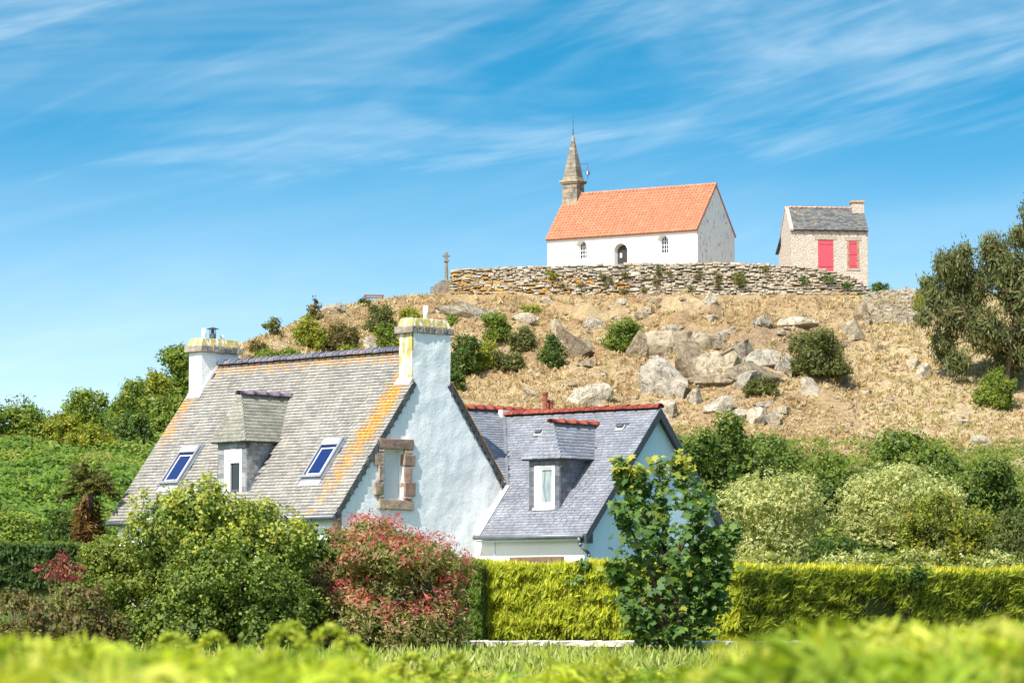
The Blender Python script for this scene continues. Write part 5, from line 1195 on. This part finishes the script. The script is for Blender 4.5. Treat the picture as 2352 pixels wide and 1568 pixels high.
hedge('cypress_hedge', 'short green cypress hedge end between photinia and yellow hedge', [(1020, 75.2, 1297, 1472), (1106, 75.0, 1294, 1472)], 1.0, 5200, [(.12, .20, .025), (.15, .24, .03), (.10, .17, .025), (.18, .26, .03)], [(.30, .36, .04)], .13, M_HCORE, lean=.6)
hedge('clipped_hedge', 'dark green clipped hedge at the left edge below the palm', [(-160, 84.5, 1250, 1350), (60, 84, 1252, 1352), (168, 83, 1252, 1354)], 1.2, 9000, [(.055, .10, .022), (.07, .12, .025), (.045, .085, .02)], [(.14, .20, .03), (.11, .17, .03)], .10, M_HCORE, shape='kite', lean=.8)

# ------------------------------------------------------------------ low garden wall
def garden_wall():
    xa = at(1040, 1470, 73.6)[0]; 
    root = thing('low_garden_wall', (xa, 73.5, 1.05), 'low pale stone garden wall at the foot of the hedge', 'wall'); r = random.Random(3)
    def path(px): D = float(np.interp(px, [1040, 1700, 2480], [73.9, 72.6, 78.8])); return np.array((*at(px, 1475, D)[:2], 0))-np.array((xa, 73.5, 0)), D
    px = 1040; cache = [stone_variant(70+i, random.choice([(.62, .55, .44), (.55, .48, .38), (.66, .60, .50), (.50, .42, .32)])).mesh('wall_stone', M_STONE) for i in range(9)]
    cope = [stone_variant(90+i, random.choice([(.70, .65, .56), (.66, .60, .50), (.74, .69, .60)])).mesh('coping_stone', M_STONE) for i in range(6)]
    ang = lambda p: math.atan2(*(path(p+8)[0]-path(p-8)[0])[[1, 0]])
    while px < 2470:
        w = r.uniform(.20, .42); step = w/73*FPX; p, D = path(px+step/2); o = link('coping_stone', r.choice(cope), root, (p[0], p[1], float(zat(1470, D))-1.05-.07), (0, r.uniform(-.03, .03), ang(px))); o.scale = (w*1.04, .42, .15); px += step
    for row in range(2):
        px = 1040
        while px < 2470:
            w = r.uniform(.18, .36); step = w/73*FPX; p, D = path(px+step/2); o = link('wall_stone', r.choice(cache), root, (p[0], p[1]+.02, -.02+row*.155), (0, r.uniform(-.05, .05), ang(px))); o.scale = (w*.97, .40, .16); px += step
garden_wall()

# ------------------------------------------------------------------ ground cover
def dry_grass():
    r = np.random.default_rng(31); n = 52000; px = r.uniform(470, 2560, n); y = r.uniform(188, 275, n); x = (px-1176)/FPX*y/.997; z = zt(x, y)
    ok = (vnoise(x, y, 3.2) > -.75) & ~((y > 271.0) & (px > 1025) & (px < 2000)); x, y, z, px = x[ok], y[ok], z[ok], px[ok]; m = len(x); per = 4; i = np.repeat(np.arange(m), per)
    L = r.uniform(.16, .42, m)[i]*r.uniform(.7, 1.2, m*per); T = unit(np.array((.15, -.1, 1.))+r.normal(size=(m*per, 3))*.55); B = np.stack([x, y, z], 1)[i]+r.normal(size=(m*per, 3))*np.array((.1, .1, 0))
    V, F = leaf_geo(B+T*L[:, None]*.45, unit(np.array((-.3, -1, .3))+r.normal(size=(m*per, 3))*.6), T, L, 'long')
    pal = np.array([(.45, .34, .175), (.37, .255, .12), (.51, .41, .235), (.28, .18, .08)]); c = pal[r.integers(0, 4, m)]*r.uniform(.8, 1.15, (m, 1))
    gr = r.random(m) < .14*smooth((px-1950)/150)+.02; c = np.where(gr[:, None], np.array((.24, .26, .05)), c)
    tag(link('dry_grass', np_mesh('dry_grass', V, F, M_GRASS, np.repeat(c[i], 4, 0))), 'short dry straw-coloured grass covering the hillside', 'grass', kind='stuff')
dry_grass()
def fern_slope():
    r = np.random.default_rng(41); n = 15000; px = r.uniform(-420, 470, n); y = 103+(r.random(n)**.8)*62; x = (px-1176)/FPX*y/.997; z = zt(x, y); per = 9; i = np.repeat(np.arange(n), per); h = .25+.45*np.clip(.5+.5*vnoise(x, y, 2.), 0, 1)
    d = unit(r.normal(size=(n*per, 3))*np.array((1, 1, .3))); B = np.stack([x, y, z+h], 1)[i]+d*r.uniform(.05, .35, (n*per, 1))
    V, F = leaf_geo(B, unit(d*.5+np.array((0, -.25, 1))+r.normal(size=(n*per, 3))*.35), d+np.array((0, 0, -.3)), r.uniform(.12, .26, n*per), 'kite', .3)
    pal = np.array([(.13, .22, .03), (.17, .27, .035), (.10, .18, .028), (.22, .30, .04), (.27, .27, .06)]); c = pal[np.clip((2+1.3*vnoise(x, y, 4.)+r.normal(size=n)*.8).astype(int), 0, 4)]*r.uniform(.8, 1.2, (n, 1))
    tag(link('bracken_slope', np_mesh('bracken_slope', V, F, M_LEAF, np.repeat(c[i], 4, 0))), 'green bracken covering the slope left of the cottage', 'ferns', kind='stuff')
fern_slope()
def scrub_right():
    r = np.random.default_rng(43); n = 12000; px = r.uniform(1500, 3100, n); y = r.uniform(98, 232, n); x = (px-1176)/FPX*y/.997; z = zt(x, y); ok = (y < 215) | (vnoise(x, y, 3.) > .1); x, y, z = x[ok], y[ok], z[ok]; n = len(x); per = 7; i = np.repeat(np.arange(n), per)
    d = unit(r.normal(size=(n*per, 3))*np.array((1, 1, .4))); B = np.stack([x, y, z+.35], 1)[i]+d*r.uniform(.05, .4, (n*per, 1))
    V, F = leaf_geo(B, unit(d*.5+np.array((0, -.25, 1))+r.normal(size=(n*per, 3))*.4), d, r.uniform(.14, .3, n*per), 'kite', .3)
    pal = np.array(MG+OL[:2]); c = pal[r.integers(0, len(pal), n)]
    tag(link('scrub_cover', np_mesh('scrub_cover', V, F, M_LEAF, np.repeat(c[i], 4, 0))), 'green undergrowth at the foot of the hill behind the bushes', 'undergrowth', kind='stuff')
scrub_right()
def meadow():
    r = np.random.default_rng(51); n = 26000; y = 44+r.random(n)*31; px = r.uniform(-250, 2600, n); x = (px-1176)/FPX*y; z = zt(x, y); L = r.uniform(.12, .34, n); T = unit(np.array((.05, 0, 1.))+r.normal(size=(n, 3))*.35)
    V, F = leaf_geo(np.stack([x, y, z], 1)+T*L[:, None]*.45, unit(np.array((0, -1, .3))+r.normal(size=(n, 3))*.7), T, L, 'blade'); pal = np.array([(.26, .33, .05), (.33, .39, .07), (.20, .27, .04), (.42, .40, .14)]); c = pal[r.integers(0, 4, n)]*r.uniform(.8, 1.2, (n, 1))
    tag(link('meadow_grass', np_mesh('meadow_grass', V, F, M_GRASS, np.repeat(c, 4, 0))), 'meadow grass before the low garden wall', 'grass', kind='stuff')
meadow()
# ------------------------------------------------------------------ bracken in front of the camera
def frond_proto(r, curl, short=1.):
    """one bracken plant, 1 m tall: bare stalk, then an arching triangular frond; returns verts, faces, stalk leaf count"""
    pts = [np.array((0, 0, 0.))]; a = R(86)
    for i in range(22):
        a -= R(1.0) if i < 9 else R(7.5+4.5*curl)
        pts.append(pts[-1]+np.array((math.cos(a), 0, math.sin(a)))*.075)
    pts = np.array(pts); pts /= pts[:, 2].max(); C = []; T = []; S = []; Nn = []
    for i in range(22):
        m = (pts[i]+pts[i+1])/2; t = pts[i+1]-pts[i]; l = np.linalg.norm(t)
        for nn in ((0, -1, .1), (1, 0, .1)): C.append(m); T.append(t/l); S.append(l*1.2); Nn.append(nn)
    nst = len(C)
    for i in range(9, 22):
        f = (i-9)/13; pl = (.44*(1-f)**.9+.03)*short; dd = pts[i+1]-pts[i]; dd /= np.linalg.norm(dd); up = np.array((-dd[2], 0, dd[0]))
        for sg in (-1, 1):
            pd = dd*.42+np.array((0, sg*.9, 0))+up*(.22*r.normal()+.1); pd /= np.linalg.norm(pd); k = max(3, int(pl/.032)); lat = np.cross(up, pd)
            for j in range(k):
                g = (j+.6)/k; p = pts[i]+pd*pl*g-up*.13*g*g; ll = (.115*(1-.8*g)*(1-.45*f)+.02)
                for s2 in (-1, 1):
                    ld = lat*s2*.85+pd*.5-up*.1+r.normal(size=3)*.12; ld /= np.linalg.norm(ld); C.append(p+ld*ll*.45); T.append(ld); S.append(ll); Nn.append(up+r.normal(size=3)*.25)
    C, T, S, Nn = np.array(C), np.array(T), np.array(S), np.array(Nn, float)
    V, F = leaf_geo(C, Nn, T, S, 'long', .2); V[:nst*4] = leaf_geo(C[:nst], Nn[:nst], T[:nst], S[:nst], 'blade')[0]; V[:, 2] /= V[:, 2].max()
    return V, F
TOPX = [-300, 0, 60, 150, 320, 420, 520, 620, 720, 820, 920, 1050, 1150, 1300, 1420, 1540, 1650, 1800, 1960, 2060, 2140, 2240, 2352, 2600]
TOPY = [1445, 1440, 1440, 1470, 1478, 1508, 1505, 1500, 1495, 1500, 1508, 1518, 1530, 1535, 1520, 1492, 1515, 1520, 1502, 1470, 1432, 1418, 1408, 1420]
BP = [frond_proto(np.random.default_rng(60+i), .3+.35*i) for i in range(4)]+[frond_proto(np.random.default_rng(70), 2.6, .34), frond_proto(np.random.default_rng(71), 1.9, .42)]
BC = np.array([(.35, .42, .03), (.44, .49, .04), (.25, .34, .028), (.50, .51, .08), (.17, .27, .03)])
def place_fronds(spots, r):
    Vs, Fs, Cs = [], [], []; n0 = 0
    for (px, D, row, k, col) in spots:
        x = (px-1176)/FPX*D; g = float(zt(x, D)); h = float(zat(row, D))-g
        if h < .35: continue
        V, F = BP[k]; a = r.uniform(0, 6.28); ca, sa = math.cos(a), math.sin(a); s = np.array((h*.55, h*.55, h)); Q = V*s
        Q = np.stack([Q[:, 0]*ca-Q[:, 1]*sa+x, Q[:, 0]*sa+Q[:, 1]*ca+D, Q[:, 2]+g], 1); Vs.append(Q); Fs.append(F+n0); n0 += len(Q); Cs.append(np.repeat(np.array(col)[None]*r.uniform(.8, 1.2), len(Q), 0)*r.uniform(.8, 1.2, (len(Q)//4, 1)).repeat(4, 0))
    return np.concatenate(Vs), np.concatenate(Fs), np.concatenate(Cs)
def crozier(px, D, row, arms, lab, r):
    x = (px-1176)/FPX*D; g = float(zt(x, D)); h = float(zat(row, D))-g; root = thing('fern_crozier', (x, D, g), lab, 'fern', group='fern croziers in the foreground')
    b = MB(); f = np.array((.03*r.normal(), 0, h-.11)); col = (.36, .42, .05); b.tube([(0, 0, -.05), f*.5+np.array((.02, 0, 0)), f], [.013, .012, .010], 7, col); b.build('stalk', M_LEAF, root)
    for sg in arms:
        a = R(70); p = f.copy(); P = [p.copy()]; st = .018
        for i in range(18): p = p+np.array((sg*math.cos(a), .15*r.normal()*.3, math.sin(a)))*st; P.append(p.copy()); a -= R(4 if i < 5 else 17); st *= .975
        P = np.array(P); P[:, 2] -= max(0, P[:, 2].max()-h); b = MB(); b.tube(list(P), [.010-.0004*i for i in range(len(P))], 6, col); o = b.build('arm', M_LEAF, root)
        n = 15; C = np.repeat(P[2:], n, 0); d = unit(r.normal(size=C.shape)*np.array((.8, 1., .8))); k = np.linspace(1.15, .45, len(P)-2).repeat(n)[:, None]; sz = r.uniform(.016, .036, len(C))
        V, F = leaf_geo(C+d*.019*k, unit(np.array((0, -.3, .8))+r.normal(size=C.shape)*.5), d, sz, 'kite', .3); cc = np.array(BC)[r.integers(0, 4, len(C))]*r.uniform(.85, 1.2, (len(C), 1))
        l = link('leaflets', np_mesh('leaflets', V, F, M_LEAF, np.repeat(cc, 4, 0)), o); l['kind'] = 'stuff'
def bracken():
    r = np.random.default_rng(71); spots = []
    for i in range(1150):
        D = 12.5+33*r.random()**1.1; px = r.uniform(-420, 2780); row = np.interp(px, TOPX, TOPY)+2+abs(r.normal())*64+(8 if D > 20 else 0); spots.append((px, D, row, r.integers(0, 4), BC[r.integers(0, 5)]))
    for i in range(130):
        px = (r.uniform(2085, 2560), r.uniform(-200, 110), r.uniform(190, 330))[i % 3]; D = r.uniform(6, 10); row = (np.interp(px, [2085, 2150, 2250, 2400], [1465, 1425, 1405, 1400]), 1440, 1462)[i % 3]+abs(r.normal())*34; spots.append((px, D, row, r.integers(0, 4), BC[r.integers(0, 4)]))
    V, F, C = place_fronds(spots, r); tag(link('bracken', np_mesh('bracken', V, F, M_LEAF, C)), 'blurred yellow-green bracken filling the foreground', 'ferns', kind='stuff')
    for (px, D, row, arms, lab) in ((442, 15, 1452, (-1, 1), 'forked fern crozier standing up before the biggest shrub'), (592, 15, 1426, (1,), 'upright fern crozier in front of the dark shade of the biggest shrub'), (700, 13, 1436, (1, -1), 'hooked fern crozier before the gap left of the photinia'), (880, 14, 1462, (-1,), 'hooked fern crozier below the photinia'), (1010, 15, 1500, (1, -1), 'low fern crozier right of the photinia')):
        crozier(px, D, row, arms, lab, r)
    for (px, D, row, k, lab) in ((60, 8.5, 1428, 2, 'large blurred fern frond at the left picture edge'), (265, 10, 1448, 3, 'blurred fern frond before the low olive-brown bush'), (1535, 13, 1482, 1, 'blurred fern frond at the foot of the maple'),
                                 (2180, 8.5, 1415, 1, 'large blurred fern frond at the lower right'), (2270, 8.0, 1405, 2, 'tallest blurred fern frond near the right picture edge'), (2110, 9.5, 1438, 3, 'blurred fern frond left of the large lower right ones')):
        x = (px-1176)/FPX*D; g = float(zt(x, D)); V, F, C = place_fronds([(px, D, row, k, BC[1])], r); root = thing('fern_frond', (x, D, g), lab, 'fern', group='fern fronds in the foreground')
        V = V-np.array((x, D, g)); n = 44; st = V[:n*4]; link('stalk', np_mesh('stalk', st, F[:n], M_LEAF, C[:n*4]), root); link('leaflets', np_mesh('leaflets', V[n*4:], F[n:]-n*4, M_LEAF, C[n*4:]), root)['kind'] = 'stuff'
bracken()
# ------------------------------------------------------------------ tufts and ivy on the terrace wall
def wall_plants():
    TG = 'tufts growing on the terrace wall'; s = WD/FPX
    def tuft(px, py, w, h, pal, lab, nm='wall_tuft'):
        r = np.random.default_rng(int(px*3+py)); p = at(px, py+h*.4, 271.9); root = thing(nm, tuple(p), lab, 'plant', group=TG); L = lobes_for(w*.5*s, w*.35*s, h*.5*s, 5, r); L[:, 2] += h*.4*s; L[:, 1] -= .05
        V, F, c = cloud(L, int(3*w*h/12), .16, pal, r, 6, 'long', .3, .8); link('foliage', np_mesh('foliage', V, F, M_LEAF, c), root)
    NTH = ['leftmost', 'second', 'third', 'fourth', 'fifth', 'sixth', 'seventh', 'eighth', 'ninth']
    up = [(1385, 634, 20, 20), (1402, 640, 16, 16), (1437, 630, 28, 22), (1512, 622, 24, 26), (1537, 624, 22, 20), (1605, 632, 24, 20), (1648, 634, 26, 24), (1755, 615, 24, 18)]
    lo = [(1290, 655, 20, 18), (1335, 655, 20, 14), (1390, 655, 18, 20), (1435, 668, 30, 18), (1480, 665, 24, 18), (1506, 642, 24, 24), (1580, 662, 26, 20), (1652, 656, 22, 22)]
    for row, nm in ((up, 'upper'), (lo, 'lower')):
        for k, (px, py, w, h) in enumerate(row): tuft(px, py, w, h, BR+OL, f'{NTH[k]} dry olive-brown tuft from the left in the {nm} part of the terrace wall' if k else f'leftmost dry olive-brown tuft in the {nm} part of the terrace wall')
    tuft(1268, 630, 28, 34, YG, 'bright yellow-green tuft on the wall under the chapel corner'); tuft(1698, 640, 50, 44, OL+YG[:2], 'largest green tuft on the wall right of the chapel')
    for px, py, w, h, lab in ((1850, 645, 34, 26, 'dark ivy patch on the wall below the hut door'), (1905, 640, 60, 22, 'dark ivy trailing over the wall below the hut shutter'), (1945, 655, 40, 20, 'dark ivy patch near the right end of the wall'), (1972, 676, 24, 18, 'small green plant at the right foot of the wall')):
        tuft(px, py, w, h, DG, lab, 'ivy_patch')
wall_plants()
